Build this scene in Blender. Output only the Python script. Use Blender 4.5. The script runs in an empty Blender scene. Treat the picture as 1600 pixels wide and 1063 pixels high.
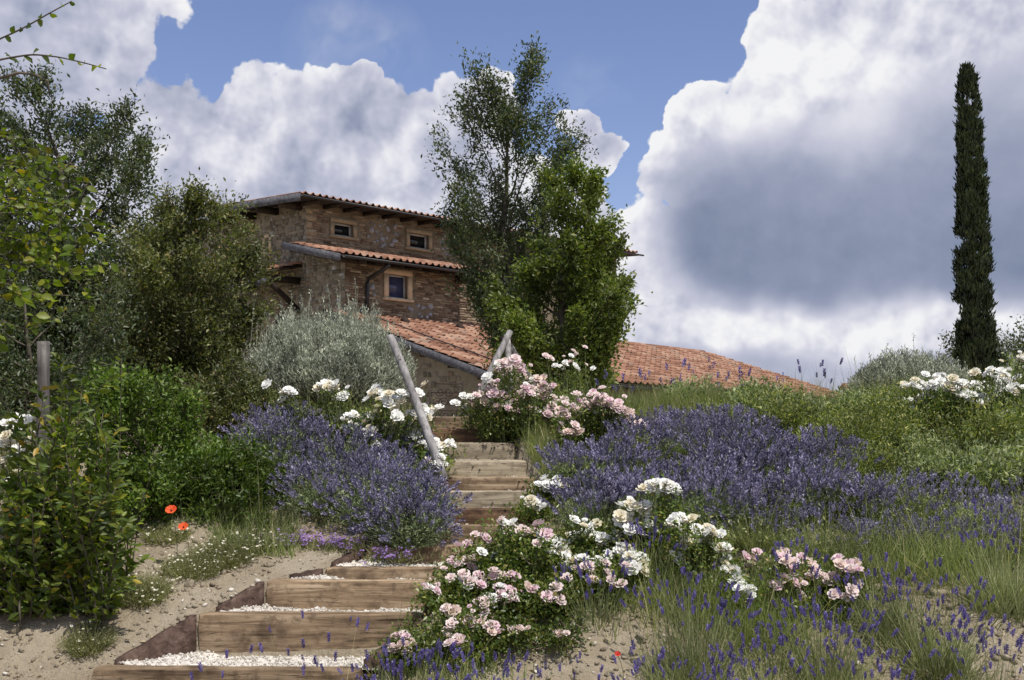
import bpy, bmesh, math, random
import numpy as np
from mathutils import Matrix, Vector

random.seed(5)
RNG = np.random.default_rng(11)
SC = bpy.context.scene
COL = SC.collection
F_PX, HX, HY = 1800.0, 800.0, 660.0


def P(px, py, d):
    """a point seen at photo pixel (px, py) standing d metres down the view axis (camera at the origin)"""
    return np.array([(px - HX) / F_PX * d, d, (HY - py) / F_PX * d])


# ------------------------------------------------------------------ camera
cam = bpy.data.cameras.new("camera")
cam_ob = bpy.data.objects.new("camera", cam)
COL.objects.link(cam_ob)
cam.sensor_width = 36.0
cam.lens = 36.0 * F_PX / 1600.0
cam.shift_y = (HY - 531.5) / 1600.0
cam.clip_end = 3000
cam_ob.location = (0, 0, 0)
cam_ob.rotation_euler = (math.radians(90), 0, 0)
SC.camera = cam_ob

# ------------------------------------------------------------------ light
SUN_EL = math.radians(64)
SUN_H = np.array([0.66, -0.75])          # horizontal direction towards the sun
SUN_H = SUN_H / np.linalg.norm(SUN_H)
to_sun = Vector((SUN_H[0] * math.cos(SUN_EL), SUN_H[1] * math.cos(SUN_EL), math.sin(SUN_EL)))
sun = bpy.data.lights.new("sun", "SUN")
sun.energy = 4.6
sun.angle = math.radians(0.55)
sun.color = (1.0, 0.955, 0.88)
sun_ob = bpy.data.objects.new("sun", sun)
sun_ob.rotation_euler = to_sun.to_track_quat("Z", "Y").to_euler()
sun_ob.location = (20, -20, 40)
COL.objects.link(sun_ob)

SC.view_settings.view_transform = "Standard"
SC.view_settings.look = "None"
SC.view_settings.gamma = 1.0
SC.view_settings.use_curve_mapping = False
SC.view_settings.exposure = 0.0


class NT:
    """small helper around a node tree"""

    def __init__(self, tree):
        self.t = tree
        tree.nodes.clear()

    def n(self, kind, **kw):
        nd = self.t.nodes.new(kind)
        for k, v in kw.items():
            setattr(nd, k, v)
        return nd

    def put(self, sock, v):
        if v is None:
            return
        if isinstance(v, bpy.types.NodeSocket):
            self.t.links.new(v, sock)
        else:
            sock.default_value = v

    def math(self, op, a, b=None, c=None, clamp=False):
        nd = self.n("ShaderNodeMath", operation=op, use_clamp=clamp)
        for i, v in enumerate((a, b, c)):
            if v is not None:
                self.put(nd.inputs[i], v)
        return nd.outputs[0]

    def vmath(self, op, a, b=None, scale=None):
        nd = self.n("ShaderNodeVectorMath", operation=op)
        self.put(nd.inputs[0], a)
        if b is not None:
            self.put(nd.inputs[1], b)
        if scale is not None:
            self.put(nd.inputs["Scale"], scale)
        return nd.outputs["Value"] if op in ("DISTANCE", "DOT_PRODUCT", "LENGTH") else nd.outputs[0]

    def noise(self, vec, scale, detail=3, rough=0.5, dist=0.0):
        nd = self.n("ShaderNodeTexNoise")
        self.put(nd.inputs["Vector"], vec)
        nd.inputs["Scale"].default_value = scale
        nd.inputs["Detail"].default_value = detail
        nd.inputs["Roughness"].default_value = rough
        nd.inputs["Distortion"].default_value = dist
        return nd

    def ramp(self, fac, stops, interp="LINEAR"):
        nd = self.n("ShaderNodeValToRGB")
        cr = nd.color_ramp
        cr.interpolation = interp
        while len(cr.elements) < len(stops):
            cr.elements.new(0.5)
        for e, (p, c) in zip(cr.elements, stops):
            e.position = p
            e.color = (*c, 1) if len(c) == 3 else c
        self.put(nd.inputs[0], fac)
        return nd.outputs[0]

    def mix(self, fac, a, b, mode="MIX"):
        nd = self.n("ShaderNodeMix", data_type="RGBA", blend_type=mode)
        self.put(nd.inputs[0], fac)
        self.put(nd.inputs[6], a if not isinstance(a, tuple) else (*a, 1))
        self.put(nd.inputs[7], b if not isinstance(b, tuple) else (*b, 1))
        return nd.outputs[2]

    def smooth(self, v, lo, hi, a=0.0, b=1.0):
        nd = self.n("ShaderNodeMapRange", interpolation_type="SMOOTHSTEP")
        self.put(nd.inputs[0], v)
        nd.inputs[1].default_value = lo
        nd.inputs[2].default_value = hi
        nd.inputs[3].default_value = a
        nd.inputs[4].default_value = b
        return nd.outputs[0]


# ------------------------------------------------------------------ sky with cumulus clouds
def build_world():
    w = bpy.data.worlds.new("World")
    SC.world = w
    w.use_nodes = True
    t = NT(w.node_tree)
    sky = t.n("ShaderNodeTexSky", sky_type="NISHITA")
    sky.sun_disc = False
    sky.sun_elevation = SUN_EL
    sky.sun_rotation = math.atan2(SUN_H[0], SUN_H[1])
    sky.altitude = 300
    sky.air_density = 1.0
    sky.dust_density = 0.6
    sky.ozone_density = 1.6
    vec = t.n("ShaderNodeTexCoord").outputs["Generated"]

    def warp(v, scale, amt, detail):
        c = t.noise(v, scale, detail, 0.55).outputs["Color"]
        c = t.vmath("SUBTRACT", c, (0.5, 0.5, 0.5))
        c = t.vmath("SCALE", c, scale=amt)
        return t.vmath("ADD", v, c)

    wv = warp(warp(vec, 5.0, 0.10, 4), 22.0, 0.034, 5)
    wd = warp(vec, 6.0, 0.085, 4)

    def union(src, blobs, k):
        acc = None
        for px, py, r in blobs:
            dv = Vector(((px - HX) / F_PX, 1.0, (HY - py) / F_PX)).normalized()
            d = t.vmath("DISTANCE", src, tuple(dv))
            v = t.math("SUBTRACT", 1.0, t.math("DIVIDE", d, r / F_PX / 1.06))
            acc = v if acc is None else t.math("SMOOTH_MAX", acc, v, k)
        return acc

    blobs = [(60, 40, 190), (120, 100, 115), (-60, 170, 200), (170, 10, 60), (-250, 60, 260),
             (400, 190, 115), (300, 215, 110), (500, 215, 140), (420, 330, 230), (610, 200, 100), (640, 330, 220),
             (230, 320, 190), (720, 230, 120), (60, 420, 260), (760, 150, 60), (570, 120, 50), (760, 420, 240),
             (950, 410, 115), (905, 185, 42), (940, 235, 48), (925, 310, 60), (1092, 172, 60), (1065, 265, 85), (1225, 110, 90), (1200, 230, 150),
             (1330, 90, 105), (1430, 130, 160), (1560, 110, 190), (1380, 330, 260), (1600, 350, 260), (1150, 420, 190),
             (1000, 540, 160), (1300, 560, 220), (1560, 600, 240), (1800, 200, 330), (700, 600, 260), (200, 600, 300),
             (1800, 600, 330)]
    field = union(wv, blobs, 0.22)
    # elsewhere in the sky: the same kind of broken cumulus
    axis = Vector((0.0, 1.0, 0.17)).normalized()
    away = t.smooth(t.vmath("DISTANCE", vec, tuple(axis)), 0.52, 0.95)
    other = t.noise(wv, 2.3, 5, 0.52).outputs["Fac"]
    other = t.math("MULTIPLY", t.math("SUBTRACT", other, 0.47), 3.0)
    field = t.math("ADD", t.math("MULTIPLY", field, t.math("SUBTRACT", 1.0, away)), t.math("MULTIPLY", other, away))

    def billow(src, scale, detail):
        v_ = t.n("ShaderNodeTexVoronoi", feature="F1")
        t.put(v_.inputs["Vector"], src)
        v_.inputs["Scale"].default_value = scale
        v_.inputs["Detail"].default_value = detail
        v_.inputs["Roughness"].default_value = 0.55
        v_.inputs["Lacunarity"].default_value = 2.3
        return v_.outputs["Distance"]

    wb = warp(vec, 11.0, 0.022, 4)
    b1 = billow(wb, 13.0, 3.0)
    b2 = billow(t.vmath("ADD", wb, (-0.008, 0.0, 0.012)), 13.0, 3.0)
    n1 = t.noise(vec, 30.0, 6, 0.6).outputs["Fac"]
    fieldn = t.math("ADD", t.math("MULTIPLY", field, 1.5), t.math("MULTIPLY", t.math("SUBTRACT", 0.66, b1), 0.62))
    fieldn = t.math("ADD", fieldn, t.math("MULTIPLY", t.math("SUBTRACT", n1, 0.5), 0.28))
    dens = t.smooth(fieldn, 0.0, 0.09)
    # thin veils around the left clouds
    veil = t.smooth(t.noise(wv, 4.2, 5, 0.6).outputs["Fac"], 0.46, 0.75, 0.0, 0.45)
    veilz = union(wd, [(90, 140, 250), (560, 90, 120), (930, 190, 110)], 0.1)
    veil = t.math("MULTIPLY", veil, t.smooth(veilz, 0.0, 0.5))
    dens = t.math("MAXIMUM", dens, veil)
    # relief: compare the billow noise with itself a little towards the light
    off = t.vmath("ADD", wv, (-0.012, 0.0, 0.016))
    na = t.noise(wv, 10.0, 4, 0.45).outputs["Fac"]
    nb = t.noise(off, 10.0, 4, 0.45).outputs["Fac"]
    relief = t.math("ADD", t.math("MULTIPLY", t.math("SUBTRACT", na, nb), 0.6), t.math("MULTIPLY", t.math("SUBTRACT", b2, b1), 0.5))
    wsep = t.n("ShaderNodeSeparateXYZ")
    t.put(wsep.inputs[0], t.vmath("ADD", wd, t.vmath("SCALE", t.vmath("SUBTRACT", wb, vec), scale=0.4)))
    el = wsep.outputs["Z"]
    zone = t.smooth(union(wd, [(1200, 400, 190), (1330, 400, 230), (1480, 380, 260), (1640, 360, 280), (1900, 380, 400)], 0.3), -0.25, 0.45)
    base_ = t.math("MULTIPLY", t.smooth(el, 0.275, 0.135), t.smooth(el, 0.080, 0.122))
    core = t.math("MULTIPLY", zone, base_)
    lowb = t.math("MULTIPLY", t.smooth(el, 0.066, 0.045), t.smooth(wsep.outputs["X"], 0.0, 0.12))
    grey = t.math("MAXIMUM", t.math("MULTIPLY", zone, t.math("MULTIPLY", t.smooth(el, 0.36, 0.2), t.smooth(el, 0.085, 0.11))), lowb)
    lite = t.smooth(union(wd, [(1110, 515, 60), (1200, 505, 65), (1300, 500, 60), (1400, 500, 60), (1000, 430, 75), (1040, 475, 55), (1575, 495, 70),
                               (1090, 140, 70), (1040, 220, 70), (1220, 90, 80), (1180, 190, 70), (1350, 110, 90), (1340, 210, 70)], 0.2), -0.35, 0.6)
    mid = union(wd, [(90, 60, 260), (330, 170, 70), (460, 300, 110), (560, 150, 90), (360, 350, 90), (700, 250, 80), (940, 190, 70)], 0.2)
    mid = t.smooth(mid, -0.2, 0.9, 0.0, 0.24)
    inside = t.smooth(field, 0.0, 0.4, 0.0, 0.2)
    wav = t.math("MULTIPLY", t.math("SUBTRACT", t.noise(wd, 5.5, 4, 0.45).outputs["Fac"], 0.5), 0.34)
    s = t.math("ADD", t.math("MULTIPLY", core, 0.34), t.math("MULTIPLY", grey, 0.24))
    s = t.math("SUBTRACT", t.math("ADD", s, mid), t.math("MULTIPLY", lite, 0.18))
    s = t.math("ADD", t.math("ADD", t.math("ADD", s, inside), 0.05), wav)
    relief = t.math("MULTIPLY", relief, t.smooth(t.math("MAXIMUM", core, grey), 0.0, 0.55, 1.0, 0.22))
    s = t.math("SUBTRACT", s, relief)
    cloud = t.ramp(s, [(0.0, (0.90, 0.90, 0.92)), (0.14, (0.77, 0.775, 0.84)), (0.36, (0.55, 0.565, 0.68)),
                       (0.68, (0.31, 0.35, 0.475)), (1.0, (0.16, 0.205, 0.32))])
    sk = t.n("ShaderNodeBackground")
    skc = t.mix(1.0, sky.outputs[0], (1.02, 0.93, 1.06), "MULTIPLY")
    t.put(sk.inputs[0], skc)
    sk.inputs[1].default_value = 0.125
    cb = t.n("ShaderNodeBackground")
    t.put(cb.inputs[0], cloud)
    cb.inputs[1].default_value = 1.0
    mx = t.n("ShaderNodeMixShader")
    t.put(mx.inputs[0], dens)
    t.t.links.new(sk.outputs[0], mx.inputs[1])
    t.t.links.new(cb.outputs[0], mx.inputs[2])
    out = t.n("ShaderNodeOutputWorld")
    t.t.links.new(mx.outputs[0], out.inputs[0])
    w.cycles.sampling_method = "MANUAL"
    w.cycles.sample_map_resolution = 1024


build_world()
SC.cycles.max_bounces = 6
SC.cycles.transmission_bounces = 3
SC.cycles.transparent_max_bounces = 4


# ------------------------------------------------------------------ materials
def new_mat(name):
    m = bpy.data.materials.new(name)
    m.use_nodes = True
    return m, NT(m.node_tree)


def finish(t, col, rough=0.8, bump=None, bump_s=0.3, bump_d=0.02, spec=0.3, trans=None, metal=0.0):
    b = t.n("ShaderNodeBsdfPrincipled")
    t.put(b.inputs["Base Color"], col if not isinstance(col, tuple) else (*col, 1))
    t.put(b.inputs["Roughness"], rough)
    b.inputs["Specular IOR Level"].default_value = spec
    b.inputs["Metallic"].default_value = metal
    if bump is not None:
        bm = t.n("ShaderNodeBump")
        bm.inputs["Strength"].default_value = bump_s
        bm.inputs["Distance"].default_value = bump_d
        t.put(bm.inputs["Height"], bump)
        t.t.links.new(bm.outputs[0], b.inputs["Normal"])
    out = t.n("ShaderNodeOutputMaterial")
    if trans:
        tr = t.n("ShaderNodeBsdfTranslucent")
        t.put(tr.inputs[0], t.mix(1.0, col, trans[1], "MULTIPLY"))
        mx = t.n("ShaderNodeMixShader")
        mx.inputs[0].default_value = trans[0]
        t.t.links.new(b.outputs[0], mx.inputs[1])
        t.t.links.new(tr.outputs[0], mx.inputs[2])
        t.t.links.new(mx.outputs[0], out.inputs[0])
    else:
        t.t.links.new(b.outputs[0], out.inputs[0])


def rnd_val(t):
    """a random number for each loose piece, and another for each object"""
    a = t.n("ShaderNodeNewGeometry").outputs["Random Per Island"]
    b = t.n("ShaderNodeObjectInfo").outputs["Random"]
    return t.math("FRACT", t.math("ADD", t.math("MULTIPLY", a, 1.0), t.math("MULTIPLY", b, 3.7)))


def leaf_mat(name, stops, rough=0.45, spec=0.4, tr=0.28, tint=(1.5, 1.7, 0.5), clump=1.6, cvar=0.35):
    m, t = new_mat(name)
    r = rnd_val(t)
    c = t.ramp(r, stops)
    pos = t.n("ShaderNodeNewGeometry").outputs["Position"]
    nz = t.noise(pos, clump, 2).outputs["Fac"]
    v = t.smooth(nz, 0.3, 0.7, 1.0 - cvar, 1.0 + cvar)
    c = t.mix(1.0, c, t.n_comb(v), "MULTIPLY") if hasattr(t, "n_comb") else t.vmath("SCALE", c, scale=v)
    finish(t, c, rough, spec=spec, trans=(tr, tint))
    return m


def plain(name, col, rough=0.7, spec=0.3, metal=0.0, var=0.25, scale=8.0, bump=0.0):
    m, t = new_mat(name)
    pos = t.n("ShaderNodeTexCoord").outputs["Object"]
    nz = t.noise(pos, scale, 4).outputs["Fac"]
    v = t.smooth(nz, 0.25, 0.75, 1 - var, 1 + var)
    c = t.vmath("SCALE", col, scale=v)
    finish(t, c, rough, bump=nz if bump else None, bump_s=bump, spec=spec, metal=metal)
    return m


M = {}
M["oak_leaf"] = leaf_mat("oak_leaf", [(0, (0.048, 0.072, 0.026)), (0.5, (0.084, 0.118, 0.043)), (0.85, (0.144, 0.174, 0.074)), (1, (0.204, 0.192, 0.102))])
M["dark_oak_leaf"] = leaf_mat("dark_oak_leaf", [(0, (0.034, 0.053, 0.022)), (0.6, (0.068, 0.092, 0.040)), (1, (0.151, 0.163, 0.088))])
M["green_oak_leaf"] = leaf_mat("green_oak_leaf", [(0, (0.055, 0.084, 0.015)), (0.5, (0.109, 0.146, 0.028)), (0.9, (0.199, 0.227, 0.056)), (1, (0.255, 0.259, 0.086))], tr=0.34)
M["olive_leaf"] = leaf_mat("olive_leaf", [(0, (0.060, 0.077, 0.024)), (0.6, (0.118, 0.134, 0.043)), (0.93, (0.192, 0.186, 0.072)), (1, (0.264, 0.180, 0.072))])
M["bush_leaf"] = leaf_mat("bush_leaf", [(0, (0.049, 0.086, 0.013)), (0.6, (0.089, 0.146, 0.021)), (1, (0.172, 0.221, 0.046))], tr=0.3)
M["laurel_leaf"] = leaf_mat("laurel_leaf", [(0, (0.05, 0.085, 0.012)), (0.6, (0.11, 0.155, 0.02)), (0.93, (0.20, 0.23, 0.03)), (0.97, (0.42, 0.37, 0.04)), (1, (0.40, 0.22, 0.05))], tr=0.36)
M["elm_leaf"] = leaf_mat("elm_leaf", [(0, (0.065, 0.101, 0.009)), (0.6, (0.115, 0.158, 0.014)), (0.92, (0.180, 0.194, 0.022)), (1, (0.259, 0.173, 0.022))], tr=0.42)
M["rose_leaf"] = leaf_mat("rose_leaf", [(0, (0.052, 0.086, 0.016)), (0.6, (0.115, 0.161, 0.032)), (0.9, (0.218, 0.241, 0.057)), (1, (0.299, 0.218, 0.081))], rough=0.35)
M["cypress_leaf"] = leaf_mat("cypress_leaf", [(0, (0.017, 0.031, 0.012)), (0.7, (0.036, 0.055, 0.019)), (1, (0.079, 0.091, 0.036))], tr=0.1, clump=4.0)
M["silver_leaf"] = leaf_mat("silver_leaf", [(0, (0.220, 0.246, 0.181)), (0.6, (0.389, 0.415, 0.311)), (1, (0.622, 0.635, 0.518))], rough=0.9, spec=0.1, tr=0.2, tint=(1.1, 1.1, 1.0), clump=5.0)
M["sage_leaf"] = leaf_mat("sage_leaf", [(0, (0.108, 0.146, 0.059)), (0.5, (0.227, 0.265, 0.124)), (0.85, (0.356, 0.389, 0.216)), (1, (0.454, 0.454, 0.238))], rough=0.7, tr=0.3, clump=3.0)
M["meadow_leaf"] = leaf_mat("meadow_leaf", [(0, (0.075, 0.11, 0.025)), (0.6, (0.17, 0.20, 0.06)), (0.9, (0.30, 0.31, 0.10)), (1, (0.46, 0.42, 0.10))], rough=0.6, tr=0.3, clump=3.0)
M["lav_leaf"] = leaf_mat("lavender_leaf", [(0, (0.120, 0.149, 0.064)), (0.5, (0.213, 0.236, 0.109)), (1, (0.383, 0.378, 0.192))], rough=0.8, tr=0.25, clump=3.0)
M["lav_leaf_dim"] = leaf_mat("catmint_leaf", [(0, (0.101, 0.137, 0.059)), (0.5, (0.179, 0.217, 0.110)), (1, (0.287, 0.327, 0.195))], rough=0.8, tr=0.2, clump=3.0)
M["grass"] = leaf_mat("grass_blade", [(0, (0.10, 0.135, 0.045)), (0.55, (0.19, 0.225, 0.085)), (0.85, (0.32, 0.33, 0.155)), (1, (0.50, 0.44, 0.25))], rough=0.6, tr=0.35, clump=1.2)
M["dry_grass"] = leaf_mat("dry_grass", [(0, (0.16, 0.16, 0.06)), (0.6, (0.30, 0.27, 0.12)), (1, (0.45, 0.38, 0.2))], rough=0.8, tr=0.3)
M["lav_flower"] = leaf_mat("lavender_flower", [(0, (0.069, 0.053, 0.178)), (0.5, (0.144, 0.115, 0.309)), (0.9, (0.250, 0.213, 0.451)), (1, (0.325, 0.300, 0.499))], rough=0.8, spec=0.1, tr=0.2, tint=(1.1, 1, 1.2), clump=6.0)
M["lav_flower_dim"] = leaf_mat("catmint_flower", [(0, (0.085, 0.078, 0.125)), (0.5, (0.175, 0.162, 0.245)), (0.85, (0.285, 0.265, 0.375)), (1, (0.38, 0.36, 0.42))], rough=0.9, spec=0.1, tr=0.2, tint=(1.1, 1, 1.2), clump=4.0)
M["verbena"] = leaf_mat("verbena_flower", [(0, (0.26, 0.14, 0.42)), (1, (0.45, 0.30, 0.62))], rough=0.8, spec=0.1, tr=0.2, tint=(1, 1, 1))
M["daisy_white"] = leaf_mat("daisy_petal", [(0, (0.62, 0.58, 0.42)), (1, (0.85, 0.82, 0.70))], rough=0.8, spec=0.1, tr=0.2, tint=(1, 1, 1), cvar=0.05)
M["daisy_leaf"] = leaf_mat("daisy_leaf", [(0, (0.11, 0.12, 0.045)), (1, (0.27, 0.26, 0.13))], rough=0.8, tr=0.3)


def petal_mat(name, base, edge):
    m, t = new_mat(name)
    r = rnd_val(t)
    nz = t.noise(t.n("ShaderNodeTexCoord").outputs["Object"], 30, 3).outputs["Fac"]
    f = t.math("ADD", t.math("MULTIPLY", r, 0.6), t.math("MULTIPLY", nz, 0.5), clamp=True)
    finish(t, t.mix(f, base, edge), 0.6, spec=0.2, trans=(0.3, (1, 1, 1)))
    return m


M["white_petal"] = petal_mat("white_petal", (0.86, 0.855, 0.80), (0.92, 0.915, 0.89))
M["cream_petal"] = petal_mat("cream_petal", (0.70, 0.62, 0.42), (0.84, 0.80, 0.68))
M["pink_petal"] = petal_mat("pink_petal", (0.72, 0.46, 0.52), (0.86, 0.74, 0.75))
M["pale_pink_petal"] = petal_mat("pale_pink_petal", (0.78, 0.60, 0.58), (0.86, 0.78, 0.74))
M["peach_petal"] = petal_mat("peach_petal", (0.70, 0.52, 0.44), (0.84, 0.73, 0.66))
M["magenta_petal"] = petal_mat("magenta_petal", (0.50, 0.18, 0.30), (0.62, 0.30, 0.42))
M["poppy_petal"] = petal_mat("poppy_petal", (0.80, 0.07, 0.02), (0.90, 0.16, 0.05))
M["poppy_red"] = petal_mat("red_poppy_petal", (0.55, 0.03, 0.02), (0.7, 0.08, 0.05))
M["bark"] = plain("bark", (0.10, 0.085, 0.065), 0.95, 0.1, var=0.4, scale=20, bump=0.5)
M["bark_pale"] = plain("pale_bark", (0.20, 0.17, 0.13), 0.95, 0.1, var=0.35, scale=20, bump=0.5)
M["stem"] = plain("green_stem", (0.11, 0.13, 0.05), 0.8, 0.2)
M["metal_dark"] = plain("dark_gutter_metal", (0.022, 0.022, 0.024), 0.5, 0.5, var=0.2)
M["iron"] = plain("rusty_iron", (0.035, 0.022, 0.016), 0.8, 0.3, var=0.4, scale=40)
M["white_paint"] = plain("window_paint", (0.42, 0.42, 0.40), 0.5, 0.4, var=0.08)
M["stone_trim"] = plain("travertine", (0.60, 0.47, 0.32), 0.8, 0.2, var=0.15, scale=14, bump=0.2)
M["stone_trim_dull"] = plain("old_travertine", (0.33, 0.26, 0.17), 0.85, 0.2, var=0.2, scale=14, bump=0.2)
M["seed_tan"] = plain("tan_twig", (0.30, 0.24, 0.15), 0.9, 0.1)


def wood_mat(name, c1, c2, c3, axis=0, bump=0.6, sc=1.0):
    m, t = new_mat(name)
    tc = t.n("ShaderNodeTexCoord").outputs["Object"]
    oi = t.n("ShaderNodeObjectInfo").outputs["Random"]
    mp = t.n("ShaderNodeMapping")
    sv = [22 * sc, 22 * sc, 22 * sc]
    sv[axis] = 1.6 * sc
    mp.inputs["Scale"].default_value = sv
    t.put(mp.inputs["Vector"], t.vmath("ADD", tc, t.vmath("SCALE", (7.1, 3.3, 5.7), scale=oi)))
    grain = t.noise(mp.outputs[0], 1.0, 6, 0.65, 0.6).outputs["Fac"]
    big = t.noise(t.vmath("ADD", tc, t.vmath("SCALE", (9.0, 1.0, 4.0), scale=oi)), 3.2, 4, 0.6).outputs["Fac"]
    c = t.ramp(grain, [(0.30, c1), (0.52, c2), (0.72, c3)])
    stain = t.smooth(big, 0.54, 0.68)
    c = t.mix(t.math("MULTIPLY", stain, 0.75), c, c1)
    mp2 = t.n("ShaderNodeMapping")
    sv2 = [34 * sc, 34 * sc, 34 * sc]
    sv2[axis] = 0.9 * sc
    mp2.inputs["Scale"].default_value = sv2
    t.put(mp2.inputs["Vector"], t.vmath("ADD", tc, t.vmath("SCALE", (3.1, 8.3, 2.7), scale=oi)))
    crk = t.noise(mp2.outputs[0], 1.0, 3, 0.5, 0.3).outputs["Fac"]
    crack = t.smooth(t.math("ABSOLUTE", t.math("SUBTRACT", crk, 0.56)), 0.0, 0.022, 1.0, 0.0)
    brk = t.smooth(t.noise(tc, 5.0, 2).outputs["Fac"], 0.45, 0.6)
    crack = t.math("MULTIPLY", crack, brk)
    c = t.mix(t.math("MULTIPLY", crack, 0.85), c, (0.02, 0.014, 0.01))
    blotch = t.smooth(t.noise(tc, 13.0, 5, 0.7).outputs["Fac"], 0.48, 0.68, 0.0, 0.6)
    c = t.mix(blotch, c, c1)
    grain = t.math("SUBTRACT", grain, t.math("MULTIPLY", crack, 0.6))
    tone = t.math("ADD", 0.86, t.math("MULTIPLY", t.math("FRACT", t.math("MULTIPLY", oi, 17.3)), 0.4))
    c = t.vmath("SCALE", c, scale=tone)
    finish(t, c, 0.9, bump=grain, bump_s=bump, bump_d=0.012, spec=0.15)
    return m


M["sleeper"] = wood_mat("sleeper_wood", (0.070, 0.045, 0.028), (0.26, 0.185, 0.115), (0.40, 0.31, 0.21))
M["sleeper_dark"] = wood_mat("dark_sleeper_wood", (0.030, 0.018, 0.012), (0.14, 0.082, 0.048), (0.24, 0.155, 0.095))
M["sleeper_grey"] = wood_mat("grey_sleeper_wood", (0.11, 0.088, 0.06), (0.30, 0.25, 0.175), (0.40, 0.34, 0.255))
M["board"] = wood_mat("dark_side_board", (0.03, 0.02, 0.016), (0.085, 0.055, 0.042), (0.14, 0.10, 0.08), axis=1)
M["grey_wood"] = wood_mat("grey_weathered_wood", (0.16, 0.15, 0.145), (0.30, 0.285, 0.275), (0.42, 0.40, 0.385), axis=2)
M["post_wood"] = wood_mat("brown_grey_post_wood", (0.07, 0.065, 0.06), (0.17, 0.155, 0.145), (0.27, 0.25, 0.235), axis=2)
M["grey_fascia"] = wood_mat("grey_fascia_wood", (0.045, 0.045, 0.052), (0.10, 0.10, 0.112), (0.18, 0.18, 0.19), axis=0)
M["dark_beam"] = wood_mat("dark_beam_wood", (0.018, 0.014, 0.012), (0.045, 0.034, 0.026), (0.08, 0.06, 0.045), axis=0)

# terracotta
m, t = new_mat("terracotta")
r = rnd_val(t)
c = t.ramp(r, [(0, (0.17, 0.082, 0.052)), (0.35, (0.25, 0.125, 0.08)), (0.7, (0.32, 0.175, 0.115)), (0.92, (0.38, 0.24, 0.165)), (1, (0.22, 0.16, 0.125))])
pos = t.n("ShaderNodeNewGeometry").outputs["Position"]
nz = t.noise(pos, 9, 5, 0.65).outputs["Fac"]
c = t.mix(t.smooth(nz, 0.58, 0.78, 0, 0.55), c, (0.20, 0.16, 0.12))
c = t.mix(t.smooth(t.noise(pos, 28, 3).outputs["Fac"], 0.62, 0.75, 0, 0.35), c, (0.5, 0.46, 0.38))
finish(t, c, 0.85, bump=nz, bump_s=0.2, spec=0.2)
M["tile"] = m
# brick
m, t = new_mat("old_brick")
r = rnd_val(t)
c = t.ramp(r, [(0, (0.085, 0.055, 0.038)), (0.25, (0.145, 0.096, 0.064)), (0.6, (0.195, 0.138, 0.092)), (0.85, (0.255, 0.195, 0.13)), (0.96, (0.36, 0.29, 0.21)), (1, (0.55, 0.47, 0.37))])
pos = t.n("ShaderNodeNewGeometry").outputs["Position"]
nz = t.noise(pos, 22, 4, 0.6).outputs["Fac"]
c = t.mix(t.smooth(nz, 0.5, 0.75, 0, 0.6), c, (0.36, 0.30, 0.21))
c = t.mix(t.smooth(t.noise(pos, 2.2, 3).outputs["Fac"], 0.55, 0.7, 0, 0.5), c, (0.27, 0.22, 0.15))
finish(t, c, 0.9, bump=nz, bump_s=0.4, spec=0.15)
M["brick"] = m
# rubble stone
m, t = new_mat("rubble_stone")
r = rnd_val(t)
c = t.ramp(r, [(0, (0.11, 0.095, 0.07)), (0.4, (0.19, 0.165, 0.125)), (0.75, (0.25, 0.22, 0.17)), (0.9, (0.21, 0.14, 0.095)), (0.98, (0.31, 0.295, 0.27)), (1, (0.42, 0.41, 0.40))])
pos = t.n("ShaderNodeNewGeometry").outputs["Position"]
nz = t.noise(pos, 16, 4, 0.6).outputs["Fac"]
c = t.mix(t.smooth(nz, 0.5, 0.75, 0, 0.6), c, (0.29, 0.26, 0.19))
finish(t, c, 0.9, bump=nz, bump_s=0.5, spec=0.15)
M["stone"] = m
M["pale_stone"] = plain("blue_grey_stone", (0.27, 0.27, 0.285), 0.9, 0.15, var=0.55, scale=5, bump=0.3)
# mortar / old render
m, t = new_mat("old_mortar")
pos = t.n("ShaderNodeNewGeometry").outputs["Position"]
nz = t.noise(pos, 2.6, 6, 0.65).outputs["Fac"]
n2 = t.noise(pos, 26, 4, 0.6).outputs["Fac"]
c = t.ramp(nz, [(0.3, (0.115, 0.092, 0.062)), (0.5, (0.19, 0.155, 0.108)), (0.7, (0.26, 0.222, 0.16))])
c = t.mix(t.smooth(n2, 0.55, 0.75, 0, 0.5), c, (0.16, 0.12, 0.08))
finish(t, c, 0.95, bump=n2, bump_s=0.5, spec=0.1)
M["mortar"] = m
m, t = new_mat("stained_render")
pos = t.n("ShaderNodeNewGeometry").outputs["Position"]
nz = t.noise(pos, 1.8, 6, 0.7).outputs["Fac"]
n2 = t.noise(pos, 18, 4, 0.6).outputs["Fac"]
c = t.ramp(nz, [(0.3, (0.12, 0.10, 0.07)), (0.48, (0.24, 0.205, 0.15)), (0.7, (0.34, 0.30, 0.23))])
c = t.mix(t.smooth(n2, 0.55, 0.75, 0, 0.4), c, (0.15, 0.12, 0.09))
finish(t, c, 0.95, bump=n2, bump_s=0.5, spec=0.1)
M["render"] = m
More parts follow.
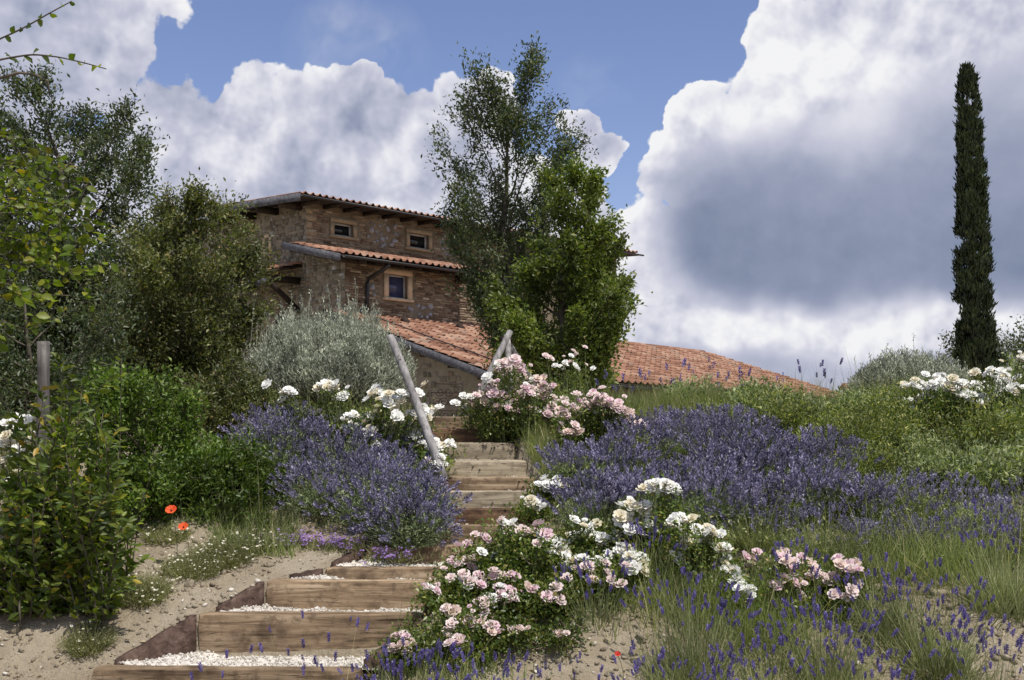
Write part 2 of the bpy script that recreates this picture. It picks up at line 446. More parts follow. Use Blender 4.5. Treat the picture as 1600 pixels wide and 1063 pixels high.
# sand
m, t = new_mat("sandy_soil")
pos = t.n("ShaderNodeNewGeometry").outputs["Position"]
a = t.noise(pos, 1.7, 5, 0.6).outputs["Fac"]
b = t.noise(pos, 60, 5, 0.7).outputs["Fac"]
g = t.noise(pos, 14, 4, 0.6).outputs["Fac"]
c = t.ramp(a, [(0.28, (0.235, 0.188, 0.128)), (0.5, (0.35, 0.292, 0.208)), (0.72, (0.44, 0.385, 0.295))])
c = t.mix(t.smooth(b, 0.55, 0.72, 0, 0.5), c, (0.50, 0.45, 0.36))
c = t.mix(t.smooth(g, 0.60, 0.74, 0, 0.55), c, (0.15, 0.125, 0.075))
hh = t.math("ADD", t.math("MULTIPLY", b, 0.5), g)
finish(t, c, 0.95, bump=hh, bump_s=1.0, bump_d=0.045, spec=0.1)
M["sand"] = m
m, t = new_mat("limestone_chips")
r = rnd_val(t)
finish(t, t.ramp(r, [(0, (0.22, 0.195, 0.155)), (0.4, (0.42, 0.385, 0.33)), (1, (0.62, 0.58, 0.52))]), 0.9, spec=0.15)
M["gravel"] = m
m, t = new_mat("pebble")
r = rnd_val(t)
finish(t, t.ramp(r, [(0, (0.18, 0.14, 0.09)), (0.5, (0.38, 0.33, 0.25)), (1, (0.62, 0.58, 0.5))]), 0.9, spec=0.15)
M["pebble"] = m


def glass(name, col):
    m, t = new_mat(name)
    b = t.n("ShaderNodeBsdfPrincipled")
    b.inputs["Base Color"].default_value = (*col, 1)
    b.inputs["Roughness"].default_value = 0.06
    b.inputs["Specular IOR Level"].default_value = 0.5
    out = t.n("ShaderNodeOutputMaterial")
    t.t.links.new(b.outputs[0], out.inputs[0])
    return m


M["glass"] = glass("dark_glass", (0.006, 0.007, 0.008))
M["glass_blue"] = glass("sky_tinted_glass", (0.05, 0.06, 0.13))  # reflected blue sky put into the pane's base colour

# ------------------------------------------------------------------ objects, parts, meshes
WL = {}


def thing(name, label, cat, loc=(0, 0, 0), group=None):
    o = bpy.data.objects.new(name, None)
    o.empty_display_size = 0.1
    COL.objects.link(o)
    o.location = loc
    o["label"] = label
    o["category"] = cat
    if group:
        o["group"] = group
    WL[o.name] = np.array(loc, float)
    return o


def mesh_data(name, V, F, mat):
    V = np.ascontiguousarray(V, dtype=np.float32)
    me = bpy.data.meshes.new(name)
    me.vertices.add(len(V))
    me.vertices.foreach_set("co", V.ravel())
    if isinstance(F, np.ndarray):
        k = F.shape[1]
        nf = len(F)
        me.loops.add(nf * k)
        me.loops.foreach_set("vertex_index", np.ascontiguousarray(F, dtype=np.int32).ravel())
        me.polygons.add(nf)
        me.polygons.foreach_set("loop_start", np.arange(0, nf * k, k, dtype=np.int32))
        me.polygons.foreach_set("loop_total", np.full(nf, k, dtype=np.int32))
    else:
        tot = np.array([len(f) for f in F], dtype=np.int32)
        me.loops.add(int(tot.sum()))
        me.loops.foreach_set("vertex_index", np.concatenate([np.array(f, dtype=np.int32) for f in F]))
        me.polygons.add(len(F))
        me.polygons.foreach_set("loop_start", np.concatenate([[0], np.cumsum(tot)[:-1]]).astype(np.int32))
        me.polygons.foreach_set("loop_total", tot)
    me.materials.append(mat)
    me.update(calc_edges=True)
    me.validate()
    return me


def mk(name, V, F, mat, parent=None, kind=None, label=None, cat=None, group=None, smooth=False, loc=None):
    """a mesh given in world coordinates, made an object (part of parent, or top-level at loc)"""
    base = WL[parent.name] if parent is not None else (np.array(loc, float) if loc is not None else np.zeros(3))
    me = mesh_data(name, np.asarray(V, float) - base, F, mat)
    if smooth:
        me.polygons.foreach_set("use_smooth", np.ones(len(me.polygons), dtype=bool))
    o = bpy.data.objects.new(name, me)
    COL.objects.link(o)
    if parent is not None:
        o.parent = parent
    else:
        o.location = base
    WL[o.name] = base
    for k, v in (("kind", kind), ("label", label), ("category", cat), ("group", group)):
        if v:
            o[k] = v
    return o


def inst(name, me, mat4, parent):
    """a part that shares mesh data; mat4 in world coordinates"""
    o = bpy.data.objects.new(name, me)
    COL.objects.link(o)
    o.parent = parent
    m4 = mat4.copy()
    m4.translation = m4.translation - Vector(WL[parent.name])
    o.matrix_basis = m4
    return o


def copy_tree(o, parent=None):
    c = o.copy()
    COL.objects.link(c)
    if parent is not None:
        c.parent = parent
    for ch in list(KIDS.get(o.name, [])):
        copy_tree(ch, c)
    return c


KIDS = {}


def note_kids(root):
    KIDS[root.name] = list(root.children)
    for c in root.children:
        KIDS[c.name] = list(c.children)


class MB:
    """collects triangles"""

    def __init__(self):
        self.V, self.F, self.n = [], [], 0

    def add(self, V, F):
        V = np.asarray(V, float)
        self.V.append(V)
        self.F.append(np.asarray(F, int) + self.n)
        self.n += len(V)
        return self

    def data(self):
        return np.concatenate(self.V), np.concatenate(self.F)

    def obj(self, name, mat, parent=None, **kw):
        V, F = self.data()
        return mk(name, V, F, mat, parent, **kw)


def hash3(i, j, k, seed):
    h = (i * 374761393 + j * 668265263 + k * 2147483647 + seed * 1274126177) & 0xFFFFFFFF
    h = ((h ^ (h >> 13)) * 1274126177) & 0xFFFFFFFF
    h = (h ^ (h >> 16)) & 0xFFFFFFFF
    return h / 4294967295.0


def vnoise(Pn, scale=1.0, seed=0, octaves=1):
    Pn = np.asarray(Pn, float) * scale
    out, amp, tot = 0.0, 1.0, 0.0
    for o in range(octaves):
        q = Pn * (2.03 ** o) + 37.1 * o
        b = np.floor(q).astype(np.int64)
        f = q - b
        f = f * f * (3 - 2 * f)
        acc = 0
        for di in (0, 1):
            for dj in (0, 1):
                for dk in (0, 1):
                    wgt = (f[..., 0] if di else 1 - f[..., 0]) * (f[..., 1] if dj else 1 - f[..., 1]) * (f[..., 2] if dk else 1 - f[..., 2])
                    acc = acc + wgt * hash3(b[..., 0] + di, b[..., 1] + dj, b[..., 2] + dk, seed + o)
        out = out + amp * acc
        tot += amp
        amp *= 0.5
    return out / tot


def unit(a):
    return a / np.maximum(np.linalg.norm(a, axis=-1, keepdims=True), 1e-9)


def randdir(n):
    return unit(RNG.normal(size=(n, 3)))


def frames(d, up=None):
    """rotation matrices whose local Y is d and whose local Z is roughly up (or random)"""
    d = unit(d)
    r = randdir(len(d)) if up is None else unit(up)
    x = unit(np.cross(d, r))
    z = np.cross(x, d)
    return np.stack([x, d, z], axis=-1)


def scatter(tv, tf, pos, R, s):
    tv = np.asarray(tv, float)
    tf = np.asarray(tf, int)
    s = np.asarray(s, float)
    if s.ndim == 1:
        L = tv[None] * s[:, None, None]
    else:
        L = tv[None] * s[:, None, :]
    V = np.einsum("nij,nkj->nki", R, L) + pos[:, None, :]
    F = tf[None] + (np.arange(len(pos)) * len(tv))[:, None, None]
    return V.reshape(-1, 3), F.reshape(-1, tf.shape[1])


LEAF_V = [(0, 0, 0), (-0.5, 0.45, 0.12), (0, 1, 0), (0.5, 0.45, 0.12)]
LEAF_F = [(0, 2, 1), (0, 3, 2)]
BIG_V = [(0, 0, 0), (-0.38, 0.28, 0.10), (-0.44, 0.6, 0.10), (0, 1, -0.08), (0.44, 0.6, 0.10), (0.38, 0.28, 0.10), (0, 0.35, 0.02), (0, 0.68, 0)]
BIG_F = [(0, 6, 1), (1, 6, 7), (1, 7, 2), (2, 7, 3), (0, 5, 6), (5, 7, 6), (5, 4, 7), (4, 3, 7)]


def box_vf(lo, hi):
    x0, y0, z0 = lo
    x1, y1, z1 = hi
    V = np.array([(x0, y0, z0), (x1, y0, z0), (x1, y1, z0), (x0, y1, z0), (x0, y0, z1), (x1, y0, z1), (x1, y1, z1), (x0, y1, z1)], float)
    F = [(0, 2, 1), (0, 3, 2), (4, 5, 6), (4, 6, 7), (0, 1, 5), (0, 5, 4), (1, 2, 6), (1, 6, 5), (2, 3, 7), (2, 7, 6), (3, 0, 4), (3, 4, 7)]
    return V, np.array(F)


def tube_vf(pts, rad, sides=6, cap=True):
    pts = np.asarray(pts, float)
    rad = np.broadcast_to(np.asarray(rad, float), (len(pts),))
    d = np.gradient(pts, axis=0)
    d = unit(d)
    ref = np.array([0.31, 0.17, 0.93]) if abs(d[0, 2]) < 0.9 else np.array([1.0, 0.2, 0.0])
    x = unit(np.cross(d, ref[None]))
    y = np.cross(d, x)
    a = np.linspace(0, 2 * np.pi, sides, endpoint=False)
    V = pts[:, None] + rad[:, None, None] * (np.cos(a)[None, :, None] * x[:, None] + np.sin(a)[None, :, None] * y[:, None])
    n = len(pts)
    F = []
    for i in range(n - 1):
        for j in range(sides):
            a0, a1 = i * sides + j, i * sides + (j + 1) % sides
            F += [(a0, a1, a1 + sides), (a0, a1 + sides, a0 + sides)]
    V = V.reshape(-1, 3)
    if cap:
        V = np.vstack([V, pts[0], pts[-1]])
        c0, c1 = len(V) - 2, len(V) - 1
        for j in range(sides):
            F.append((c0, (j + 1) % sides, j))
            F.append((c1, (n - 1) * sides + j, (n - 1) * sides + (j + 1) % sides))
    return V, np.array(F)


def curve(p0, p1, bend, n=6):
    """a curved polyline between two points, bulging by the vector bend"""
    s = np.linspace(0, 1, n)[:, None]
    return np.asarray(p0) * (1 - s) + np.asarray(p1) * s + np.asarray(bend) * (4 * s * (1 - s))


def twigs_vf(A, B, r0, r1, sides=3):
    """many thin straight twigs at once"""
    A, B = np.asarray(A, float), np.asarray(B, float)
    d = unit(B - A)
    x = unit(np.cross(d, randdir(len(A))))
    y = np.cross(d, x)
    a = np.linspace(0, 2 * np.pi, sides, endpoint=False)
    ring = np.cos(a)[None, :, None] * x[:, None] + np.sin(a)[None, :, None] * y[:, None]
    r0 = np.broadcast_to(np.asarray(r0, float), (len(A),))
    r1 = np.broadcast_to(np.asarray(r1, float), (len(A),))
    V = np.concatenate([A[:, None] + ring * r0[:, None, None], B[:, None] + ring * r1[:, None, None]], axis=1)
    f = []
    for j in range(sides):
        k = (j + 1) % sides
        f += [(j, k, sides + k), (j, sides + k, sides + j)]
    F = np.array(f)[None] + (np.arange(len(A)) * 2 * sides)[:, None, None]
    return V.reshape(-1, 3), F.reshape(-1, 3)


def blades_vf(base, dirs, length, width, droop, segs=3):
    n = len(base)
    dirs = unit(dirs)
    s = np.linspace(0, 1, segs + 1)
    side = unit(np.cross(dirs, randdir(n)))
    flat = dirs * np.array([1, 1, 0])
    pts = base[:, None] + dirs[:, None] * (length[:, None] * s[None])[..., None]
    pts = pts + (flat[:, None] * 0.4 + np.array([0, 0, -1.0])) * (droop * length)[:, None, None] * (s ** 2)[None, :, None]
    wd = width[:, None] * np.maximum(1 - s ** 1.5, 0.12)[None]
    L = pts - side[:, None] * wd[..., None] * 0.5
    Rr = pts + side[:, None] * wd[..., None] * 0.5
    V = np.stack([L, Rr], axis=2).reshape(n, -1, 3)
    f = []
    for i in range(segs):
        a = 2 * i
        f += [(a, a + 1, a + 3), (a, a + 3, a + 2)]
    F = np.array(f)[None] + (np.arange(n) * 2 * (segs + 1))[:, None, None]
    return V.reshape(-1, 3), F.reshape(-1, 3), pts[:, -1], unit(pts[:, -1] - pts[:, -2])


# ------------------------------------------------------------------ the lie of the land
STEPS = [  # depth, height of the top, left end, right end, material
    (6.00, -1.283, (140 - 800) / 1800 * 6.0, -0.78, "sleeper"),
    (6.45, -1.075, (308 - 800) / 1800 * 6.45, -0.50, "sleeper"),
    (6.80, -0.937, (414 - 800) / 1800 * 6.8, -0.40, "sleeper"),
    (7.05, -0.893, (506 - 800) / 1800 * 7.05, -0.20, "sleeper"),
    (7.45, -0.800, -0.95, -0.02, "sleeper"),
    (7.72, -0.690, -0.85, 0.10, "sleeper"),
    (7.95, -0.596, -0.78, 0.17, "sleeper_dark"),
    (8.25, -0.495, -0.74, 0.185, "sleeper_grey"),
    (8.55, -0.404, -0.74, 0.170, "sleeper"),
    (8.85, -0.295, -0.76, 0.115, "sleeper_grey"),
    (9.20, -0.164, -0.78, 0.030, "sleeper_grey"),
    (9.55, -0.053, -0.80, -0.03, "sleeper_dark"),
    (9.90, 0.050, -0.815, 0.02, "sleeper"),
]
SY = np.array([s[0] for s in STEPS])
SZ = np.array([s[1] for s in STEPS])
SL = np.array([s[2] for s in STEPS])
SR = np.array([s[3] for s in STEPS])
HYS = [-20, 3, 5, 5.85, 6.0, 6.45, 6.8, 7.05, 7.45, 7.95, 8.55, 9.2, 9.9, 10.6, 13, 16, 24, 60, 400, 1500]
HZS = [-2.3, -1.95, -1.62, -1.42, -1.36, -1.09, -0.955, -0.89, -0.79, -0.60, -0.41, -0.17, 0.02, 0.05, 0.05, -0.08, -0.25, -0.8, -6, -20]


def ground_z(x, y, raw=False):
    x = np.asarray(x, float)
    y = np.asarray(y, float)
    z = np.interp(y, HYS, HZS)
    s = np.clip((x - 2.2) / 3.0, 0, 1)
    q = np.clip((y - 8) / 3.5, 0, 1) * np.clip((30 - y) / 10, 0, 1)
    z = z + 0.13 * s * s * (3 - 2 * s) * q
    P3 = np.stack([x, y, np.zeros_like(x)], -1)
    near = np.clip((20 - y) / 6, 0, 1)
    bump = (vnoise(P3, 1.3, 3, 2) - 0.5) * 0.07 + (vnoise(P3, 7.0, 5, 3) - 0.5) * 0.045
    xl = np.interp(y, SY, SL)
    xr = np.interp(y, SY, SR)
    dist = np.minimum(np.abs(x - xl), np.abs(x - xr))
    dist = np.where((x > xl) & (x < xr), 0, dist)
    z = z + bump * near * np.clip(dist / 0.25, 0.15, 1)
    if not raw:
        ins = (x > xl - 0.035) & (x < xr + 0.02) & (y > SY[0] + 0.02) & (y < SY[-1] + 0.05)
        zt = SZ[np.clip(np.searchsorted(SY, y, side="right") - 1, 0, len(SY) - 1)]
        z = np.where(ins, zt - 0.13, z)
    return z


def grow(lo, hi, step, far_lo, far_hi, k=1.22):
    mid = np.arange(lo, hi, step)
    a, s, out = lo, step, []
    while a > far_lo:
        s *= k
        a -= s
        out.append(a)
    b, s, out2 = mid[-1], step, []
    while b < far_hi:
        s *= k
        b += s
        out2.append(b)
    return np.concatenate([out[::-1], mid, out2])


xs = grow(-4.2, 4.6, 0.035, -900, 900)
ys = grow(4.2, 11.0, 0.035, -60, 1400)
X, Y = np.meshgrid(xs, ys)
Z = ground_z(X, Y)
V = np.stack([X, Y, Z], -1).reshape(-1, 3)
nx, ny = len(xs), len(ys)
idx = np.arange(nx * ny).reshape(ny, nx)
F = np.stack([idx[:-1, :-1], idx[:-1, 1:], idx[1:, 1:], idx[1:, :-1]], -1).reshape(-1, 4)
mk("ground", V, F, M["sand"], kind="structure", smooth=True)


# stones lying on the sand
def stone_tmpl(seed):
    r = np.random.default_rng(seed)
    bm = bmesh.new()
    bmesh.ops.create_icosphere(bm, subdivisions=1, radius=1.0)
    V = np.array([v.co[:] for v in bm.verts]) * r.uniform(0.65, 1.15, (len(bm.verts), 1))
    F = np.array([[v.index for v in f.verts] for f in bm.faces])
    bm.free()
    V[:, 2] *= 0.6
    return V, F


def rand_rots(n, tilt=1.0):
    d = randdir(n)
    d[:, 2] *= tilt
    return frames(d)


def in_stairs(x, y, m=0.04):
    xl = np.interp(y, SY, SL) - m
    xr = np.interp(y, SY, SR) + m
    return (x > xl) & (x < xr) & (y > SY[0] - 0.12)


mb = MB()
for k in range(4):
    n = 700
    x = RNG.uniform(-3.4, 3.4, n)
    y = RNG.uniform(5.0, 8.0, n)
    keep = ~in_stairs(x, y)
    x, y = x[keep], y[keep]
    s = RNG.gamma(1.6, 0.0042, len(x)) + 0.003
    p = np.stack([x, y, ground_z(x, y) + s * 0.25], -1)
    tv, tf = stone_tmpl(k)
    mb.add(*scatter(tv, tf, p, rand_rots(len(x), 0.2), s))
mb.obj("pebbles", M["pebble"], kind="stuff", label="small pale stones and grit strewn over the bare sandy soil", cat="pebbles")


mb = MB()
for k in range(4):
    n = 2600
    x = RNG.uniform(-3.6, 3.6, n)
    y = RNG.uniform(5.0, 8.2, n)
    keep = ~in_stairs(x, y) & (vnoise(np.stack([x, y, x * 0], -1), 2.5, 8, 2) > 0.42)
    x, y = x[keep], y[keep]
    s = RNG.gamma(2.0, 0.0045, len(x)) + 0.003
    p = np.stack([x, y, ground_z(x, y) + s * 0.15], -1)
    tv, tf = stone_tmpl(60 + k)
    mb.add(*scatter(tv, tf, p, rand_rots(len(x), 0.3), s))
mb.obj("soil_clods", M["sand"], kind="stuff", label="crumbly clods of dry soil on the bare sandy ground", cat="soil")

# ------------------------------------------------------------------ timber steps
def rough_box(sx, sy, sz, amp, seed, seg=0.05):
    """a worn timber, x from 0 to sx, front at y=0, top at z=0"""
    nx_ = max(2, int(sx / seg))
    ny_, nz_ = 3, 5
    Vs, Fs, off = [], [], 0

    def face(f, a, b):
        nonlocal off
        u, v = np.meshgrid(np.linspace(0, 1, a + 1), np.linspace(0, 1, b + 1))
        Vf = f(u.ravel(), v.ravel())
        id_ = np.arange((a + 1) * (b + 1)).reshape(b + 1, a + 1) + off
        Ff = np.stack([id_[:-1, :-1], id_[:-1, 1:], id_[1:, 1:], id_[1:, :-1]], -1).reshape(-1, 4)
        Vs.append(Vf)
        Fs.append(Ff)
        off += len(Vf)

    st = lambda x, y, z: np.stack([x * sx, y * sy, (z - 1) * sz], -1)
    o1 = lambda u: np.ones_like(u)
    z1 = lambda u: np.zeros_like(u)
    face(lambda u, v: st(u, z1(u), v), nx_, nz_)
    face(lambda u, v: st(1 - u, o1(u), v), nx_, nz_)
    face(lambda u, v: st(u, v, o1(u)), nx_, ny_)
    face(lambda u, v: st(u, 1 - v, z1(u)), nx_, ny_)
    face(lambda u, v: st(z1(u), 1 - u, v), ny_, nz_)
    face(lambda u, v: st(o1(u), u, v), ny_, nz_)
    V = np.concatenate(Vs)
    F = np.concatenate(Fs)
    c = np.array([sx / 2, sy / 2, -sz / 2])
    h = np.array([sx / 2, sy / 2, sz / 2])
    q = V - c
    e = np.abs(q) / h
    near = (e > 0.97).sum(1)
    V = c + q * (1 - 0.0 * near[:, None])
    pull = np.where(near >= 2, 0.008, 0.0) + np.where(near >= 3, 0.008, 0.0)
    V = V - np.sign(q) * pull[:, None] * (e > 0.97)
    n = np.stack([vnoise(V * [4, 9, 9], 1.0, seed + i, 2) - 0.5 for i in range(3)], -1)
    n2 = np.stack([vnoise(V * [9, 30, 30], 1.0, seed + 9 + i, 2) - 0.5 for i in range(3)], -1)
    V = V + n * amp * 2 + n2 * amp * 0.9
    return V, F


stairs = thing("garden_stairs", "weathered railway-sleeper steps with white gravel treads climbing the bank to the farmhouse", "stairs", (-1.2, 6.0, -1.5))
HSL = [0.17, 0.19, 0.175, 0.10, 0.15, 0.15, 0.16, 0.155, 0.155, 0.16, 0.165, 0.155, 0.16]
for i, (d, z, xl, xr, mname) in enumerate(STEPS):
    h = HSL[i] + 0.05
    wid = xr - xl
    V, F = rough_box(wid, 0.12, h, 0.006, 20 + i)
    ang = [-0.02, 0.015, -0.01, 0.01, 0, 0, 0.01, -0.01, 0.012, -0.008, 0.01, -0.012, 0][i]
    ca, sa = math.cos(ang), math.sin(ang)
    V = V @ np.array([[ca, sa, 0], [-sa, ca, 0], [0, 0, 1]]) + [xl, d, z]
    me = mesh_data("sleeper", V - [xl, d, z], F, M[mname])
    me.polygons.foreach_set("use_smooth", np.ones(len(me.polygons), dtype=bool))
    o = inst("sleeper", me, Matrix.Translation((xl, d, z)), stairs)
    # bolt holes in the front face
    if i >= 7:
        hb = MB()
        for q in range(3):
            hx = xl + wid * random.uniform(0.15, 0.95)
            hz = z - random.uniform(0.03, 0.10)
            a = np.linspace(0, 2 * np.pi, 7)[:-1]
            ring = np.stack([hx + 0.006 * np.cos(a), np.full(6, d - 0.011), hz + 0.006 * np.sin(a)], -1)
            ring2 = ring + [0, 0.02, 0]
            hb.add(np.vstack([ring, ring2]), [(j, (j + 1) % 6, 6 + (j + 1) % 6) for j in range(6)] + [(j, 6 + (j + 1) % 6, 6 + j) for j in range(6)] + [(6, 7, 8), (6, 8, 9), (6, 9, 10), (6, 10, 11)])
        hb.obj("nail_hole", M["iron"], stairs, kind="stuff")


def side_board(i, side):
    d0, z0 = SY[i], SZ[i]
    d1, z1 = SY[i + 1], SZ[i + 1]
    x0 = (SL if side < 0 else SR)[i]
    x1 = (SL if side < 0 else SR)[i + 1]
    th = 0.035 * side
    f_ = 0.13 / (d1 - d0)
    a0, a1 = np.array([x0 + (x1 - x0) * f_ + side * 0.006, d0 + 0.13]), np.array([x1 + side * 0.006, d1 + 0.012])
    if side > 0:
        a0[0] = min(a0[0], x0 - 0.01)
    lo = min(z0, z1) - 0.25
    V = []
    for k in range(7):
        s = k / 6
        x, y = a0 * (1 - s) + a1 * s
        zt = (z0 + 0.02) * (1 - s) + (z1 - 0.004) * s + 0.004 * math.sin(k * 2.1)
        for dx in (0, th):
            V += [(x + dx, y, lo), (x + dx, y, zt)]
    F = []
    for k in range(6):
        b = 4 * k
        F += [(b, b + 4, b + 5, b + 1), (b + 2, b + 3, b + 7, b + 6), (b + 1, b + 5, b + 7, b + 3), (b, b + 2, b + 6, b + 4)]
    F += [(0, 1, 3, 2), (24, 26, 27, 25)]
    mk("side_board", V, F, M["board"], stairs)


for i in range(0, 4):
    side_board(i, -1)
side_board(0, 1)
side_board(1, 1)

for i in range(len(STEPS) - 1):
    d0, z0, l0, r0, _ = STEPS[i]
    d1, z1, l1, r1, _ = STEPS[i + 1]
    y = np.arange(d0 + 0.11, d1 + 0.03, 0.02)
    s = (y - d0) / (d1 - d0)
    n = 60
    u = np.linspace(0, 1, n)
    Xg = (l0 * (1 - s) + l1 * s)[:, None] * (1 - u) + (r0 * (1 - s) + r1 * s)[:, None] * u
    Yg = np.repeat(y[:, None], n, 1)
    Pg = np.stack([Xg, Yg, np.zeros_like(Xg)], -1)
    Zg = z0 - (0.030 if i < 3 else 0.02) + (vnoise(Pg, 50, 4, 2) - 0.5) * 0.02 + (vnoise(Pg, 7, 4) - 0.5) * 0.02
    if i < 4:  # gravel heaped against the left board
        Zg = Zg + 0.03 * np.clip(1 - u * 5, 0, 1)[None]
    Vg = np.stack([Xg, Yg, Zg], -1).reshape(-1, 3)
    id_ = np.arange(len(Vg)).reshape(len(y), n)
    Fg = np.stack([id_[:-1, :-1], id_[:-1, 1:], id_[1:, 1:], id_[1:, :-1]], -1).reshape(-1, 4)
    mk("gravel_bed", Vg, Fg, M["gravel"], stairs, kind="stuff", smooth=True)
    cnt = 2600 if i == 0 else (1500 if i < 3 else 500)
    x = RNG.integers(0, len(Vg), cnt)
    p = Vg[x] + RNG.uniform(-0.012, 0.012, (cnt, 3)) * [1, 1, 0.2]
    sz = RNG.gamma(3, 0.0016, cnt) + 0.0025
    tv, tf = stone_tmpl(40 + i)
    Vv, Ff = scatter(tv, tf, p, rand_rots(cnt), sz)
    mk("gravel_chips", Vv, Ff, M["gravel"], stairs, kind="stuff")

# ------------------------------------------------------------------ the farmhouse
A43 = math.radians(43)
U2 = np.array([math.sin(A43), math.cos(A43)])        # along the right-hand facades, away from us
V2 = np.array([-math.cos(A43), math.sin(A43)])       # along the left-hand walls, away from us
NF = -V2                                             # outward normal of the right-hand facades
NL = -U2                                             # outward normal of the left-hand walls
C0 = np.array([-5.72, 32.0])
L0 = np.array([-4.47, 30.8])
house = thing("farmhouse", "old brick and stone farmhouse with stepped terracotta roofs rising behind the garden", "house", (C0[0], C0[1], -0.6))


def W3(o2, a, n, z):
    """point on a wall: origin o2, a metres along, n metres out"""
    return lambda: None


def frame_pts(o2, ax, nrm, loc):
    """local (a, n, z) -> world"""
    loc = np.asarray(loc, float)
    out = np.zeros_like(loc)
    out[:, :2] = np.asarray(o2)[None] + loc[:, :1] * np.asarray(ax)[None] + loc[:, 1:2] * np.asarray(nrm)[None]
    out[:, 2] = loc[:, 2]
    return out


def lbox(mb, o2, ax, nrm, a0, a1, n0, n1, z0, z1):
    V, F = box_vf((a0, n0, z0), (a1, n1, z1))
    mb.add(frame_pts(o2, ax, nrm, V), F)


def wall_with_holes(o2, ax, nrm, L, z0, z1, holes, depth=0.22):
    xs_ = sorted({0, L, *[h[0] for h in holes], *[h[1] for h in holes]})
    zs_ = sorted({z0, z1, *[h[2] for h in holes], *[h[3] for h in holes]})
    mb = MB()
    for i in range(len(xs_) - 1):
        for j in range(len(zs_) - 1):
            cx, cz = (xs_[i] + xs_[i + 1]) / 2, (zs_[j] + zs_[j + 1]) / 2
            if any(h[0] < cx < h[1] and h[2] < cz < h[3] for h in holes):
                continue
            q = [(xs_[i], 0, zs_[j]), (xs_[i + 1], 0, zs_[j]), (xs_[i + 1], 0, zs_[j + 1]), (xs_[i], 0, zs_[j + 1])]
            mb.add(frame_pts(o2, ax, nrm, q), [(0, 1, 2), (0, 2, 3)])
    for (a, b, c, d) in holes:
        q = [(a, 0, c), (b, 0, c), (b, 0, d), (a, 0, d), (a, -depth, c), (b, -depth, c), (b, -depth, d), (a, -depth, d)]
        mb.add(frame_pts(o2, ax, nrm, q), [(0, 1, 5), (0, 5, 4), (1, 2, 6), (1, 6, 5), (2, 3, 7), (2, 7, 6), (3, 0, 4), (3, 4, 7), (4, 5, 6), (4, 6, 7)])
    return mb


